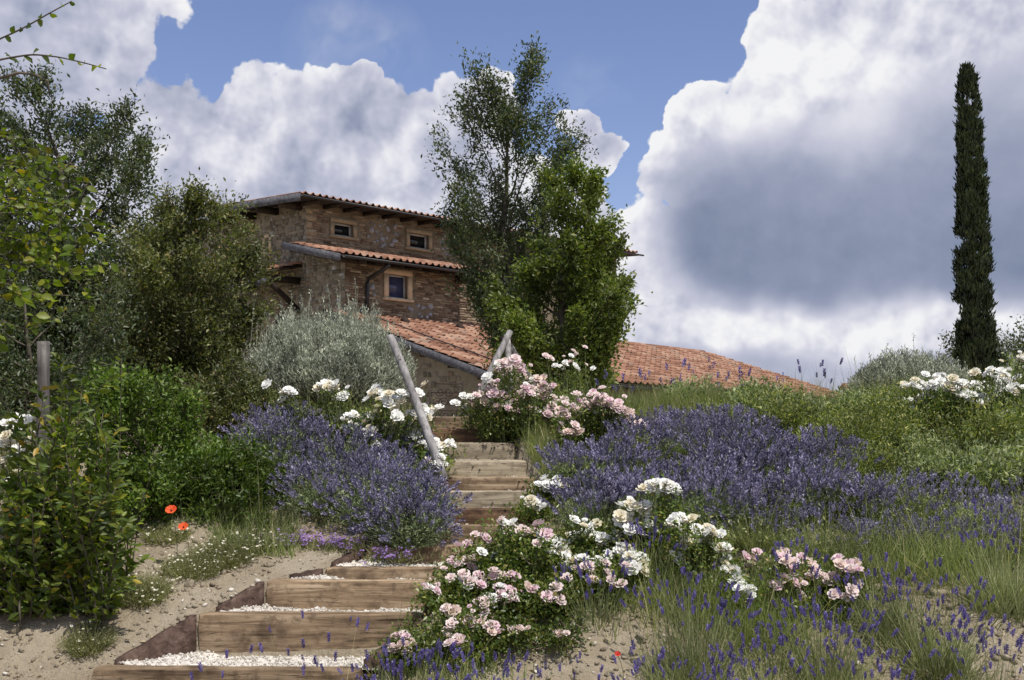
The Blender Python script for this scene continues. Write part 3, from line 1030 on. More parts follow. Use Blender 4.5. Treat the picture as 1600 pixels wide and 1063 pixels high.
def masonry(parent, o2, ax, nrm, a0, a1, zlo, ztop, holes, ch=0.068, bl=0.235, patches=(), mat="brick", maxpart=300, skip=0.17, stone=False, view=None):
    """courses of separate bricks (or rubble stones) standing a little proud of the mortar"""
    items, extra = [], []
    z = zlo
    row = 0
    while z < (ztop if not callable(ztop) else 9):
        h = ch * random.uniform(0.9, 1.12) if not stone else ch * random.uniform(0.75, 1.35)
        a = a0 - random.uniform(0, bl)
        while a < a1:
            w_ = bl * random.uniform(0.75, 1.15) if not stone else bl * random.uniform(0.5, 1.5)
            lo, hi = max(a, a0), min(a + w_, a1)
            a += w_
            top = ztop if not callable(ztop) else ztop((lo + hi) / 2)
            if hi - lo < 0.06 or z + h > top:
                continue
            if any(hh[0] - 0.02 < hi and lo < hh[1] + 0.02 and hh[2] - 0.02 < z + h and z < hh[3] + 0.02 for hh in holes):
                continue
            cx, cz = (lo + hi) / 2, z + h / 2
            if any(((cx - q[0]) / q[2]) ** 2 + ((cz - q[1]) / q[3]) ** 2 < 1 for q in patches):
                continue
            if random.random() < skip:
                continue
            items.append((lo + 0.008, hi - 0.008, z + 0.006, z + h - 0.006, random.uniform(0.012, 0.03)))
        z += h
        row += 1
    # irregular stones in the patches
    for q in patches:
        for k in range(int(90 * q[2] * q[3] / 0.12)):
            th, rr = random.uniform(0, 6.28), math.sqrt(random.random())
            cx, cz = q[0] + q[2] * rr * math.cos(th), q[1] + q[3] * rr * math.sin(th)
            s = random.uniform(0.05, 0.13)
            if cx < a0 + .1 or cx > a1 - .1:
                continue
            if any(hh[0] - 0.12 < cx < hh[1] + 0.12 and hh[2] - 0.12 < cz < hh[3] + 0.12 for hh in holes):
                continue
            if all(math.hypot(cx - e[0], cz - e[1]) > (s + e[2]) * 0.85 for e in extra):
                extra.append((cx, cz, s))
    if view is not None:
        items.sort(key=lambda b: abs((b[0] + b[1]) / 2 - view[0]) + 1.2 * abs((b[2] + b[3]) / 2 - view[1]))
    name = "stone" if stone else "brick"
    protos = []
    for k in range(5):
        n = RNG.uniform(-0.04, 0.04, (8, 3))
        Vb, Fb = box_vf((-0.5, -0.5, -0.5), (0.5, 0.5, 0.5))
        if stone:
            n *= 3.2
            Vb[:, 0] *= 1 - 0.18 * (np.abs(Vb[:, 2]) > 0.4) * RNG.uniform(0, 1, 8)
        protos.append((Vb + n * [1, 0.3, 1], Fb))
    meshes = [mesh_data(name, v, f, M[mat]) for v, f in protos]
    R = Matrix(((ax[0], nrm[0], 0), (ax[1], nrm[1], 0), (0, 0, 1)))
    rest = MB()
    for i, (lo, hi, z0, z1, pr) in enumerate(items):
        c = np.array([(lo + hi) / 2, -0.01 + pr / 2, (z0 + z1) / 2])
        sx, sy, sz = hi - lo, pr + 0.02, z1 - z0
        if i < maxpart:
            w3 = frame_pts(o2, ax, nrm, [c])[0]
            m4 = Matrix.Translation(w3) @ R.to_4x4() @ Matrix.Diagonal((sx, sy, sz, 1))
            inst(name, meshes[i % 5], m4, parent)
        else:
            v, f = protos[i % 5]
            rest.add(frame_pts(o2, ax, nrm, v * [sx, sy, sz] + c), f)
    if rest.n:
        rest.obj(name + "_courses", M[mat], parent, kind="stuff")
    if extra:
        for (cx, cz, s) in extra:
            k = random.randint(6, 8)
            an = np.sort(RNG.uniform(0, 2 * np.pi, k))
            rr = s * RNG.uniform(0.75, 1.1, k)
            ring = np.stack([cx + rr * np.cos(an), np.full(k, 0.02), cz + rr * 0.85 * np.sin(an)], -1)
            ring0 = ring * [1, 0, 1] + [0, -0.01, 0]
            Vv = np.vstack([ring0, ring, [[cx, 0.045, cz]]])
            Ff = [(j, (j + 1) % k, k + (j + 1) % k) for j in range(k)] + [(j, k + (j + 1) % k, k + j) for j in range(k)] + [(k + j, k + (j + 1) % k, 2 * k) for j in range(k)]
            mk("wall_stone", frame_pts(o2, ax, nrm, Vv), np.array(Ff), M["pale_stone"], parent)


def window(o2, ax, nrm, hole, trim, trim_w, pane_mat, label=None, fr=0.05, proud=0.05):
    a, b, c, d = hole
    mb = MB()
    lbox(mb, o2, ax, nrm, a - trim_w, b + trim_w, 0.0, proud, d, d + trim_w)
    lbox(mb, o2, ax, nrm, a - trim_w, a, 0.0, proud, c, d)
    lbox(mb, o2, ax, nrm, b, b + trim_w, 0.0, proud, c, d)
    wn = mb.obj("window", trim, house)
    if label:
        wn["label"] = label
    s = MB()
    lbox(s, o2, ax, nrm, a - trim_w - 0.03, b + trim_w + 0.03, -0.1, proud + 0.04, c - 0.07, c)
    s.obj("sill", trim, wn)
    f = MB()
    n0, n1 = -0.14, -0.08
    lbox(f, o2, ax, nrm, a, b, n0, n1, d - fr, d)
    lbox(f, o2, ax, nrm, a, b, n0, n1, c, c + fr)
    lbox(f, o2, ax, nrm, a, a + fr, n0, n1, c + fr, d - fr)
    lbox(f, o2, ax, nrm, b - fr, b, n0, n1, c + fr, d - fr)
    f.obj("frame", M["white_paint"], wn)
    g = MB()
    lbox(g, o2, ax, nrm, a + fr, b - fr, -0.125, -0.115, c + fr, d - fr)
    g.obj("pane", pane_mat, wn)
    return wn


def along(o2, ax, px):
    """distance along a wall at which it is seen at pixel column px"""
    k = (px - HX) / F_PX
    return (k * o2[1] - o2[0]) / (ax[0] - k * ax[1])


def z_at(o2, ax, a, py):
    return (HY - py) / F_PX * (o2[1] + ax[1] * a)


def hole_px(o2, ax, x0, x1, yt, yb):
    a0, a1 = along(o2, ax, x0), along(o2, ax, x1)
    am = (a0 + a1) / 2
    return (a0, a1, z_at(o2, ax, am, yb), z_at(o2, ax, am, yt))


# upper block, right facade
EZ = 6.13
UL = 14.0
h1 = hole_px(C0, U2, 521, 551, 349.5, 370)
h2 = hole_px(C0, U2, 639, 669, 366, 389)
wob = wall_with_holes(C0, U2, NF, UL, -1.0, EZ + 0.02, [h1, h2]).obj("facade", M["mortar"], house)
WL[wob.name] = WL[house.name]
ptch = [(along(C0, U2, 598), z_at(C0, U2, 4, 372), 0.6, 0.42), (along(C0, U2, 705), z_at(C0, U2, 6.4, 390), 0.55, 0.42)]
masonry(wob, C0, U2, NF, 0.0, 8.6, 4.85, EZ - 0.1, [tuple(np.add(h1, (-.16, .16, -.1, .16))), tuple(np.add(h2, (-.16, .16, -.1, .16)))], patches=ptch, view=(3.0, 5.4))
window(C0, U2, NF, h1, M["stone_trim_dull"], 0.13, M["glass"], "left of the two small upper windows, propped dark pane")
window(C0, U2, NF, h2, M["stone_trim_dull"], 0.13, M["glass"], "right of the two small upper windows, dark pane")
# sun-struck stretch of the same facade lower down, beyond the lower block
lit = wall_with_holes(C0 + U2 * 0 + NF * 0.004, U2, NF, UL, 0.5, 4.6, []).obj("lower_facade", M["mortar"], house)
masonry(lit, C0 + NF * 0.004, U2, NF, 5.2, 8.5, 2.7, 4.6, [], bl=0.26, ch=0.075, maxpart=250, view=(6.3, 3.6))
# upper block, left wall (rubble)
hL = hole_px(C0, V2, 412, 425, 372, 398)
lw = wall_with_holes(C0, V2, NL, 9.0, -1.0, EZ + 0.1, [hL]).obj("side_wall", M["render"], house)
masonry(lw, C0, V2, NL, 0.0, 6.0, 3.0, EZ - 0.1, [tuple(np.add(hL, (-.12, .12, -.1, .12)))], ch=0.095, bl=0.14, mat="stone", stone=True, skip=0.35, view=(1.4, 5.0))
window(C0, V2, NL, hL, M["stone_trim"], 0.1, M["glass"], "narrow side window half hidden by the bushes")
# pale quoins at the corner
q = MB()
for k in range(9):
    zq = 4.2 + k * 0.2
    ln = 0.34 if k % 2 else 0.2
    lbox(q, C0, U2, NF, 0.0, ln, 0.0, 0.028, zq + 0.01, zq + 0.19)
q.obj("quoin", M["stone_trim_dull"], house, kind="stuff")
# back and far walls close the block
q = MB()
lbox(q, C0, U2, NF, 0.05, UL, -9.0, -0.24, -1.0, EZ - 0.02)
q.obj("inner_wall", M["render"], house)

# lower block
L_LEN = 4.3
LZ = 4.34
PR = 1.71
w3h = hole_px(L0, U2, 606, 636, 430, 467)
lf = wall_with_holes(L0, U2, NF, L_LEN, -1.0, LZ + 0.12, [w3h]).obj("lower_block_facade", M["mortar"], house)
ptch = [(along(L0, U2, 573), z_at(L0, U2, .9, 490), 0.33, 0.2), (along(L0, U2, 657), z_at(L0, U2, 3, 487), 0.5, 0.2), (along(L0, U2, 585), z_at(L0, U2, 1.2, 455), 0.12, 0.16)]
masonry(lf, L0, U2, NF, 0.0, L_LEN, 2.75, LZ, [tuple(np.add(w3h, (-.2, .2, -.12, .2)))], patches=ptch, view=(2.2, 3.6), skip=0.12)
window(L0, U2, NF, w3h, M["stone_trim"], 0.16, M["glass_blue"], "window with pale travertine surround in the lower block", fr=0.045)
ls = MB()
top_back = LZ + 0.228 * (PR + 0.75)
q = [(0, 0, -1.0), (PR - .005, 0, -1.0), (PR - .005, 0, LZ + 0.12 + 0.228 * PR), (0, 0, LZ + 0.12)]
ls.add(frame_pts(L0, V2, NL, q), [(0, 2, 1), (0, 3, 2)])
lsw = ls.obj("lower_block_side_wall", M["render"], house)
masonry(lsw, L0, V2, NL, 0.0, PR, 2.4, lambda a: LZ + 0.1 + 0.228 * a, [], ch=0.095, bl=0.14, mat="stone", stone=True, skip=0.3, view=(0.8, 3.6))
q = MB()
lbox(q, L0, U2, NF, 0.02, L_LEN - 0.0, -PR + 0.02, -0.24, -1.0, LZ + 0.1)
lbox(q, L0 + U2 * (L_LEN), U2, NF, -0.2, 0.003, -PR + 0.01, 0.0, -1.0, LZ + 0.12)
q.obj("end_wall", M["mortar"], house)

# ---- roofs
TILE_W, TILE_L = 0.245, 0.46
_u = np.array([-0.5, -0.36, -0.16, 0.02, 0.16, 0.30, 0.42, 0.52])
_z = np.array([0.030, 0.006, 0.0, 0.010, 0.050, 0.066, 0.050, 0.012])


def tile_tmpl(seed):
    r = np.random.default_rng(seed)
    V = []
    for yy, lift in ((0.0, 0.040), (1.0, 0.0)):
        for dz in (0.0, -0.016):
            for u, z in zip(_u, _z):
                V.append((u * TILE_W, yy * TILE_L, z + lift + dz + r.uniform(-.002, .002)))
    n = len(_u)
    F = []
    for j in range(n - 1):
        F += [(j, j + 1, 2 * n + j + 1), (j, 2 * n + j + 1, 2 * n + j)]
        F += [(j + 1, j, n + j), (j + 1, n + j, n + j + 1)]
    F += [(0, 2 * n, 3 * n), (0, 3 * n, n), (n - 1, 2 * n - 1, 4 * n - 1), (n - 1, 4 * n - 1, 3 * n - 1)]
    return np.array(V), np.array(F)


TT = [tile_tmpl(i) for i in range(4)]
TM = [mesh_data("roof_tile", v, f, M["tile"]) for v, f in TT]


def tiled(parent, o2, ax, nrm, z0, slope, length, run, shear=0.0, expo=0.36, wexp=0.235, maxpart=300, key=None, a_start=0.0, jit=0.012):
    """o2: eave start; ax along the eave; -nrm up the slope; slope = rise per metre of run"""
    k = math.sqrt(1 + slope * slope)
    rows = int(run / (expo / k))
    cols = int(length / wexp)
    up = np.array([-nrm[0], -nrm[1], slope]) / k
    axd = np.array([ax[0], ax[1], -shear])
    axd = axd / np.linalg.norm(axd)
    nn = np.cross(axd, up)
    spots = []
    for r_ in range(rows):
        for c_ in range(cols):
            a = a_start + (c_ + 0.5) * wexp + random.uniform(-jit, jit) * 0.6
            s = r_ * expo + random.uniform(-jit, jit)
            base = np.array([o2[0], o2[1], z0]) + axd * a + up * s
            rot = random.uniform(-0.035, 0.035)
            spots.append((r_, c_, a, s, base, rot, random.uniform(0, 0.01)))
    if key:
        spots.sort(key=key)
    rest = MB()
    for i, (r_, c_, a, s, base, rot, lift) in enumerate(spots):
        x = axd * math.cos(rot) + up * math.sin(rot)
        y = up * math.cos(rot) - axd * math.sin(rot)
        base = base + nn * lift
        R = np.stack([x, y, nn], -1)
        if i < maxpart:
            m4 = Matrix([list(R[0]) + [base[0]], list(R[1]) + [base[1]], list(R[2]) + [base[2]], [0, 0, 0, 1]])
            inst("roof_tile", TM[i % 4], m4, parent)
        else:
            v, f = TT[i % 4]
            rest.add(v @ R.T + base, f)
    if rest.n:
        rest.obj("roof_tiles", M["tile"], parent, kind="stuff")


def slab(name, corners, thick, mat, parent):
    c = np.array(corners, float)
    V = np.vstack([c, c - [0, 0, thick]])
    return mk(name, V, [(0, 1, 2, 3), (7, 6, 5, 4), (0, 4, 5, 1), (1, 5, 6, 2), (2, 6, 7, 3), (3, 7, 4, 0)], mat, parent)


def beam(mb, p, q, w, h):
    """a squared timber from p to q, w wide, h high"""
    p, q = np.array(p, float), np.array(q, float)
    d = unit(q - p)
    s = unit(np.cross(d, [0, 0, 1])) * w / 2
    u = np.array([0, 0, h / 2])
    V = [p - s - u, p + s - u, p + s + u, p - s + u, q - s - u, q + s - u, q + s + u, q - s + u]
    mb.add(V, [(0, 1, 2), (0, 2, 3), (4, 6, 5), (4, 7, 6), (0, 4, 5), (0, 5, 1), (1, 5, 6), (1, 6, 2), (2, 6, 7), (2, 7, 3), (3, 7, 4), (3, 4, 0)])


def p3(o2, z):
    return np.array([o2[0], o2[1], z])


def roof(o2, length, run, z0, slope, shear=0.0, name="roof"):
    """boarded deck of one slope; o2 the eave corner nearest to us"""
    e0 = p3(o2, z0)
    e1 = p3(o2 + U2 * length, z0 - shear * length)
    t1 = p3(o2 + U2 * length + V2 * run, z0 + slope * run - shear * length)
    t0 = p3(o2 + V2 * run, z0 + slope * run)
    return slab(name, [e0, e1, t1, t0], 0.05, M["dark_beam"], house)


def gutter(o2, length, z, shear=0.0, r=0.075):
    a = np.linspace(math.pi * 1.02, 2 * math.pi * 0.99, 7)
    V, F = [], []
    pr = [(math.cos(t_) * r, math.sin(t_) * r) for t_ in a] + [(math.cos(t_) * (r - .012), math.sin(t_) * (r - .012)) for t_ in a[::-1]]
    n = len(pr)
    for k in range(2):
        a_ = k * length
        for (h, v) in pr:
            q = o2 + U2 * a_ + NF * (h + r)
            V.append((q[0], q[1], z + v - shear * a_))
    for j in range(n):
        F.append((j, (j + 1) % n, n + (j + 1) % n, n + j))
    F += [tuple(range(n))[::-1], tuple(range(n, 2 * n))]
    mk("gutter", V, F, M["metal_dark"], house)


# upper roof
OV = 0.75
UC = C0 + NF * OV + NL * OV
r1 = roof(UC, UL + 1.2, 5.0, EZ, 0.035)
tiled(r1, UC, U2, NF, EZ + 0.0, 0.035, UL + 1.2, 1.7, maxpart=300, key=lambda s: s[0])
gutter(UC, UL + 1.3, EZ - 0.015, r=0.055)
b = MB()
beam(b, p3(UC + NL * 0.02, EZ - 0.07), p3(UC + NL * 0.02 + V2 * 5.2, EZ - 0.07 + 0.18), 0.05, 0.2)
b.obj("bargeboard", M["grey_fascia"], house)
tb = MB()
for k in range(22):
    o_ = UC + V2 * (0.1 + k * 0.24)
    lbox(tb, o_, V2, NL, 0, 0.23, -0.3, 0.03, EZ + 0.035 + k * 0.0085, EZ + 0.065 + k * 0.0085 + random.uniform(0, .01))
tb.obj("verge_tiles", M["tile"], house, kind="stuff")
for k in range(20):
    b = MB()
    a_ = 0.5 + k * 0.72
    o_ = C0 + U2 * (a_ - 0.6)
    beam(b, p3(o_ + NF * 0.66, EZ - 0.095), p3(o_ - NF * 0.1, EZ - 0.075), 0.08, 0.10)
    b.obj("rafter", M["dark_beam"], house)
for k in range(5):
    b = MB()
    o_ = C0 + V2 * (0.25 + k * 1.1)
    beam(b, p3(o_ + NL * 0.7, EZ - 0.12), p3(o_ - NL * 0.1, EZ - 0.12), 0.16, 0.18)
    b.obj("purlin", M["dark_beam"], house)

# roof of the lower block
LC = L0 + NF * OV + NL * OV
r2 = roof(LC, L_LEN + 1.5, PR + OV, LZ, 0.228)
tiled(r2, LC, U2, NF, LZ + 0.005, 0.228, L_LEN + 1.5, PR + OV - 0.05, maxpart=300)
gutter(LC + U2 * 0.06, L_LEN + 1.5, LZ - 0.02, r=0.07)
b = MB()
beam(b, p3(LC + NL * 0.02, LZ - 0.08), p3(LC + NL * 0.02 + V2 * (PR + OV), LZ - 0.08 + 0.228 * (PR + OV)), 0.05, 0.2)
b.obj("bargeboard", M["grey_fascia"], house)
for k in range(4):
    b = MB()
    s_ = 0.35 + k * 0.62
    o_ = LC + V2 * s_
    zz = LZ - 0.13 + 0.228 * s_
    beam(b, p3(o_ - NL * 0.05, zz), p3(o_ - NL * 1.0, zz), 0.12, 0.16)
    b.obj("purlin", M["dark_beam"], house)
for k in range(8):
    b = MB()
    o_ = L0 + U2 * (0.15 + k * 0.66)
    beam(b, p3(o_ + NF * 0.68, LZ - 0.10), p3(o_ - NF * 0.1, LZ + 0.06), 0.09, 0.12)
    b.obj("rafter", M["dark_beam"], house)
b = MB()
beam(b, p3(L0 + U2 * (L_LEN - .1) + NF * 0.62, LZ - 0.2), p3(L0 + U2 * (L_LEN - .1) - NF * 0.1, LZ - 0.16), 0.22, 0.2)
b.obj("corbel", M["dark_beam"], house)
# down pipe
a_ = along(L0, U2, 571)
zp = LZ - 0.1
pts = [p3(L0 + U2 * (a_ + .18) + NF * 0.78, zp), p3(L0 + U2 * (a_ + .15) + NF * 0.6, zp - 0.12), p3(L0 + U2 * (a_ + .02) + NF * 0.12, zp - 0.34),
       p3(L0 + U2 * a_ + NF * 0.09, zp - 0.45), p3(L0 + U2 * a_ + NF * 0.09, 2.9)]
V, F = tube_vf(pts, 0.055, 8)
mk("down_pipe", V, F, M["metal_dark"], house, smooth=True)

# canopy over the side door
q = C0 + V2 * 0.15
cz = 4.05
cc = [p3(q + NL * 1.5, cz), p3(q, cz + 0.35), p3(q + V2 * 2.6, cz + 0.35), p3(q + V2 * 2.6 + NL * 1.5, cz)]
cn = slab("canopy", cc, 0.07, M["dark_beam"], house)
WL[cn.name] = WL[house.name]
for r_ in range(4):
    for c_ in range(11):
        base = p3(q + V2 * (0.12 + c_ * 0.23) + NL * (1.5 - r_ * 0.36), cz + 0.02 + r_ * 0.084)
        yv = unit(np.array([-NL[0] * 1.5, -NL[1] * 1.5, 0.35]))
        xv = np.array([-V2[0], -V2[1], 0])
        nv = np.cross(xv, yv)
        m4 = Matrix([[xv[0], yv[0], nv[0], base[0]], [xv[1], yv[1], nv[1], base[1]], [xv[2], yv[2], nv[2], base[2]], [0, 0, 0, 1]])
        inst("roof_tile", TM[(r_ + c_) % 4], m4, cn)
for k in range(2):
    b = MB()
    o_ = q + V2 * (0.15 + 2.2 * k)
    beam(b, p3(o_ + NL * 1.35, cz - 0.12), p3(o_, cz - 0.1), 0.14, 0.18)
    beam(b, p3(o_ + NL * 1.1, cz - 0.15), p3(o_, cz - 0.95), 0.12, 0.14)
    b.obj("bracket", M["dark_beam"], house)
b = MB()
beam(b, p3(q + NL * 1.35 - V2 * 0.1, cz - 0.25), p3(q + NL * 1.35 + V2 * 2.6, cz - 0.25), 0.14, 0.16)
b.obj("beam", M["grey_fascia"], house)
dm = MB()
lbox(dm, C0, V2, NL, 0.5, 1.4, 0.0, 0.04, 0.0, 3.0)
dm.obj("door", M["dark_beam"], house)

# the long low wing with the sweeping roof
Bq = P(515, 487, 30.4)
WS, WRUN, WSH = 0.304, 6.0, 0.021
WA = Bq[:2] - V2 * WRUN
WZ = Bq[2] - WS * WRUN
WLEN = 18.2
r3 = roof(WA, WLEN, WRUN + 0.3, WZ, WS, WSH)
tiled(r3, WA, U2, NF, WZ + 0.005, WS, WLEN, WRUN + 0.25, shear=WSH, maxpart=300, expo=0.40, wexp=0.27,
      key=lambda s: s[2] * 1.0 + s[3] * 0.8, jit=0.02)
# ridge tiles and the far slope beyond the house
rb = MB()
for k in range(int(WLEN / 0.34)):
    a_ = k * 0.34
    if a_ < L_LEN + 0.8:
        continue
    p0 = p3(WA + U2 * a_ + V2 * (WRUN + 0.28), WZ + WS * (WRUN + 0.28) - WSH * a_ + 0.0)
    p1 = p3(WA + U2 * (a_ + 0.38) + V2 * (WRUN + 0.28), WZ + WS * (WRUN + .28) - WSH * (a_ + .38) + 0.02)
    V, F = tube_vf([p0, p1], [0.10, 0.085], 8)
    mk("ridge_tile", V, F, M["tile"], r3)
e0 = p3(WA + U2 * (L_LEN + 1) + V2 * (WRUN + 0.31), WZ + WS * (WRUN + .3) - WSH * (L_LEN + 1))
e1 = p3(WA + U2 * WLEN + V2 * (WRUN + 0.31), WZ + WS * (WRUN + .3) - WSH * WLEN)
slab("back_roof", [e0, e1, e1 + [V2[0] * 4.5, V2[1] * 4.5, -1.4], e0 + [V2[0] * 4.5, V2[1] * 4.5, -1.4]], 0.06, M["tile"], house)
b = MB()
beam(b, p3(WA + NL * 0.03, WZ - 0.09), p3(WA + NL * 0.03 + V2 * WRUN, WZ - 0.09 + WS * WRUN), 0.05, 0.2)
b.obj("bargeboard", M["grey_fascia"], house)
gutter(WA + U2 * 0.05, WLEN, WZ - 0.05, WSH, r=0.07)
# gable wall of the wing, seen under the verge
G0 = WA + U2 * 0.55 - NF * 0.55
zg = lambda s_: WZ + WS * (0.55 + s_) - 0.06
q = [(0, 0, -1.5), (WRUN - 0.55, 0, -1.5), (WRUN - 0.55, 0, zg(WRUN - .55)), (0, 0, zg(0))]
gw = MB()
gw.add(frame_pts(G0, V2, NL, q), [(0, 2, 1), (0, 3, 2)])
gwo = gw.obj("gable_wall", M["render"], house)
masonry(gwo, G0, V2, NL, 0.0, WRUN - 0.6, 0.0, lambda a: zg(a) - 0.05, [], ch=0.13, bl=0.2, mat="stone", stone=True, skip=0.75, view=(1.5, 0.8), maxpart=160)
q = [(0, 0, -1.5), (WLEN - 1, 0, -1.5), (WLEN - 1, 0, WZ + 0.1 - WSH * WLEN), (0, 0, WZ + 0.1)]
gw = MB()
gw.add(frame_pts(G0, U2, NF, q), [(0, 1, 2), (0, 2, 3)])
q = [(0, 0, -1.5), (-10, 0, -1.5), (-10, 0, WZ - .2), (-5.5, 0, WZ + WS * 5.9 - WSH * WLEN), (0, 0, WZ + 0.1 - WSH * WLEN)]
gw.add(frame_pts(G0 + U2 * (WLEN - 1), NF, U2, q), [(0, 1, 2), (0, 2, 3), (0, 3, 4)])
gw.obj("long_wall", M["mortar"], house)
for k in range(6):
    b = MB()
    s_ = 0.5 + k * 1.0
    o_ = WA + V2 * s_
    zz = WZ - 0.16 + WS * s_
    beam(b, p3(o_ - NL * 0.06, zz), p3(o_ - NL * 0.8, zz), 0.15, 0.2)
    b.obj("purlin", M["dark_beam"], house)
for k in range(24):
    b = MB()
    o_ = WA + U2 * (0.4 + k * 0.7)
    zz = WZ - 0.1 - WSH * (0.4 + k * .7)
    beam(b, p3(o_ - NF * 0.04, zz), p3(o_ - NF * 0.7, zz + 0.18), 0.09, 0.12)
    b.obj("rafter", M["dark_beam"], house)
# cable lying on the roof and two vent tiles
def wing_pt(a, s, dz=0.0):
    return p3(WA + U2 * a + V2 * s, WZ + WS * s - WSH * a + dz)


V, F = tube_vf([wing_pt(0.9, WRUN - 0.15, 0.12), wing_pt(0.92, 4.5, 0.13), wing_pt(0.96, 3, 0.12), wing_pt(1.0, 1.5, 0.13), wing_pt(1.02, 0, 0.12), wing_pt(1.02, -.08, -0.1)], 0.016, 5)
mk("roof_cable", V, F, M["metal_dark"], house)
for a_ in (2.05, 4.15):
    V, F = tube_vf([wing_pt(a_, WRUN - 0.8, 0.05), wing_pt(a_, WRUN - 0.6, 0.12)], [0.09, 0.10], 8)
    mk("vent_tile", V, F, M["iron"], house)

# stub chimney just past the end of the long roof
pc = P(1336, 640, 30)
ch = thing("brick_pillar", "short brick pillar with a tile cap at the far end of the long roof", "pillar", (pc[0], pc[1], -0.5))
z_ = -0.5
k = 0
while z_ < 0.82:
    for sx in (0, 1):
        for sy in (0, 1):
            Vb, Fb = box_vf((-0.24 + sx * 0.24, -0.24 + sy * 0.24, z_), (-0.005 + sx * 0.24, -0.005 + sy * 0.24, z_ + 0.07))
            off = 0.012 * ((k + sx + sy) % 2)
            mk("brick", Vb + [pc[0] + off, pc[1] + off, 0], Fb, M["brick"], ch)
    z_ += 0.082
    k += 1
Vb, Fb = box_vf((-0.23, -0.23, -0.5), (0.23, 0.23, 0.8))
mk("mortar_core", Vb + [pc[0], pc[1], 0], Fb, M["mortar"], ch)
for s_ in (-1, 1):
    V = np.array([(-0.34, s_ * 0.30, 0.84), (0.34, s_ * 0.30, 0.84), (0.34, 0, 0.98), (-0.34, 0, 0.98)]) + [pc[0], pc[1], 0]
    V = np.vstack([V, V + [0, 0, 0.04]])
    mk("cap_tile", V, [(0, 1, 2, 3), (7, 6, 5, 4), (0, 4, 5, 1), (1, 5, 6, 2), (2, 6, 7, 3), (3, 7, 4, 0)], M["tile"], ch)


# ------------------------------------------------------------------ trees and shrubs
def crown_points(prof, d, n, gap=0.42, nscale=3.0, seed=0, thick=1.0, bias=0.45, yoff=0.0):
    """points inside a crown whose outline at depth d is given as (py, pxl, pxr) rows"""
    prof = sorted(prof)
    py = np.array([p[0] for p in prof], float)
    xl = np.array([p[1] for p in prof], float)
    xr = np.array([p[2] for p in prof], float)
    out, cen = [], []
    tot = 0
    while tot < n:
        m_ = n * 3
        y = RNG.uniform(py[0], py[-1], m_)
        a, b = np.interp(y, py, xl), np.interp(y, py, xr)
        w = (b - a) / 2
        keep = RNG.uniform(0, 1, m_) < w / ((xr - xl).max() / 2)
        y, a, b, w = y[keep], a[keep], b[keep], w[keep]
        th = RNG.uniform(0, 2 * np.pi, len(y))
        r = RNG.uniform(0, 1, len(y)) ** bias
        cx = (a + b) / 2
        rr = 1 + 0.0 * th
        X_ = (cx + w * r * np.cos(th) * rr - HX) / F_PX * d
        hw = w / F_PX * d
        Y_ = d + yoff + hw * thick * r * np.sin(th)
        Z_ = (HY - y) / F_PX * d
        Pq = np.stack([X_, Y_, Z_], -1)
        nz = vnoise(Pq, nscale, seed, 2)
        k2 = nz > gap
        Pq = Pq[k2]
        c = np.stack([(cx[k2] - HX) / F_PX * d, np.full(k2.sum(), d + yoff), Z_[k2]], -1)
        out.append(Pq)
        cen.append(c)
        tot += len(Pq)
    return np.concatenate(out)[:n], np.concatenate(cen)[:n]


def bough_points(prof, d, n, K, steep, sigma, seed, thick=1.0, yoff=0.0, zlow=None):
    """leaf-spray centres strung along ascending boughs that end at the crown's outline"""
    rs = np.random.default_rng(seed)
    tips, cen = crown_points(prof, d, K, 0.0, 3, seed, thick, 0.22, yoff)
    hw = np.linalg.norm((tips - cen)[:, :2], axis=1)
    z0 = tips[:, 2] - hw * rs.uniform(steep * 0.7, steep * 1.4, K) - 0.05
    if zlow is not None:
        z0 = np.maximum(z0, zlow + rs.uniform(0, 0.3, K))
    st_ = np.stack([cen[:, 0], cen[:, 1], z0], -1)
    ln = np.linalg.norm(tips - st_, axis=1)
    bend = unit(rs.normal(size=(K, 3))) * (ln * 0.08)[:, None] - np.array([0, 0, 0.10]) * ln[:, None] * 0.5
    w = ln / ln.sum()
    b = rs.choice(K, n, p=w)
    t_ = rs.uniform(0, 1, n) ** 0.62 * 0.83 + 0.20
    p = st_[b] * (1 - t_[:, None]) + tips[b] * t_[:, None] + bend[b] * (4 * t_ * (1 - t_))[:, None]
    p = p + rs.normal(size=(n, 3)) * (sigma * (1.55 - t_) * (0.6 + 0.5 * rs.uniform(size=K)[b]) * (0.45 + ln[b]))[:, None] * 0.9
    c = cen[b].copy()
    c[:, 2] = p[:, 2] - 0.3 * np.linalg.norm((p - cen[b])[:, :2], axis=1)
    return p, c, [curve(st_[k], tips[k], bend[k], 7) for k in range(K)]


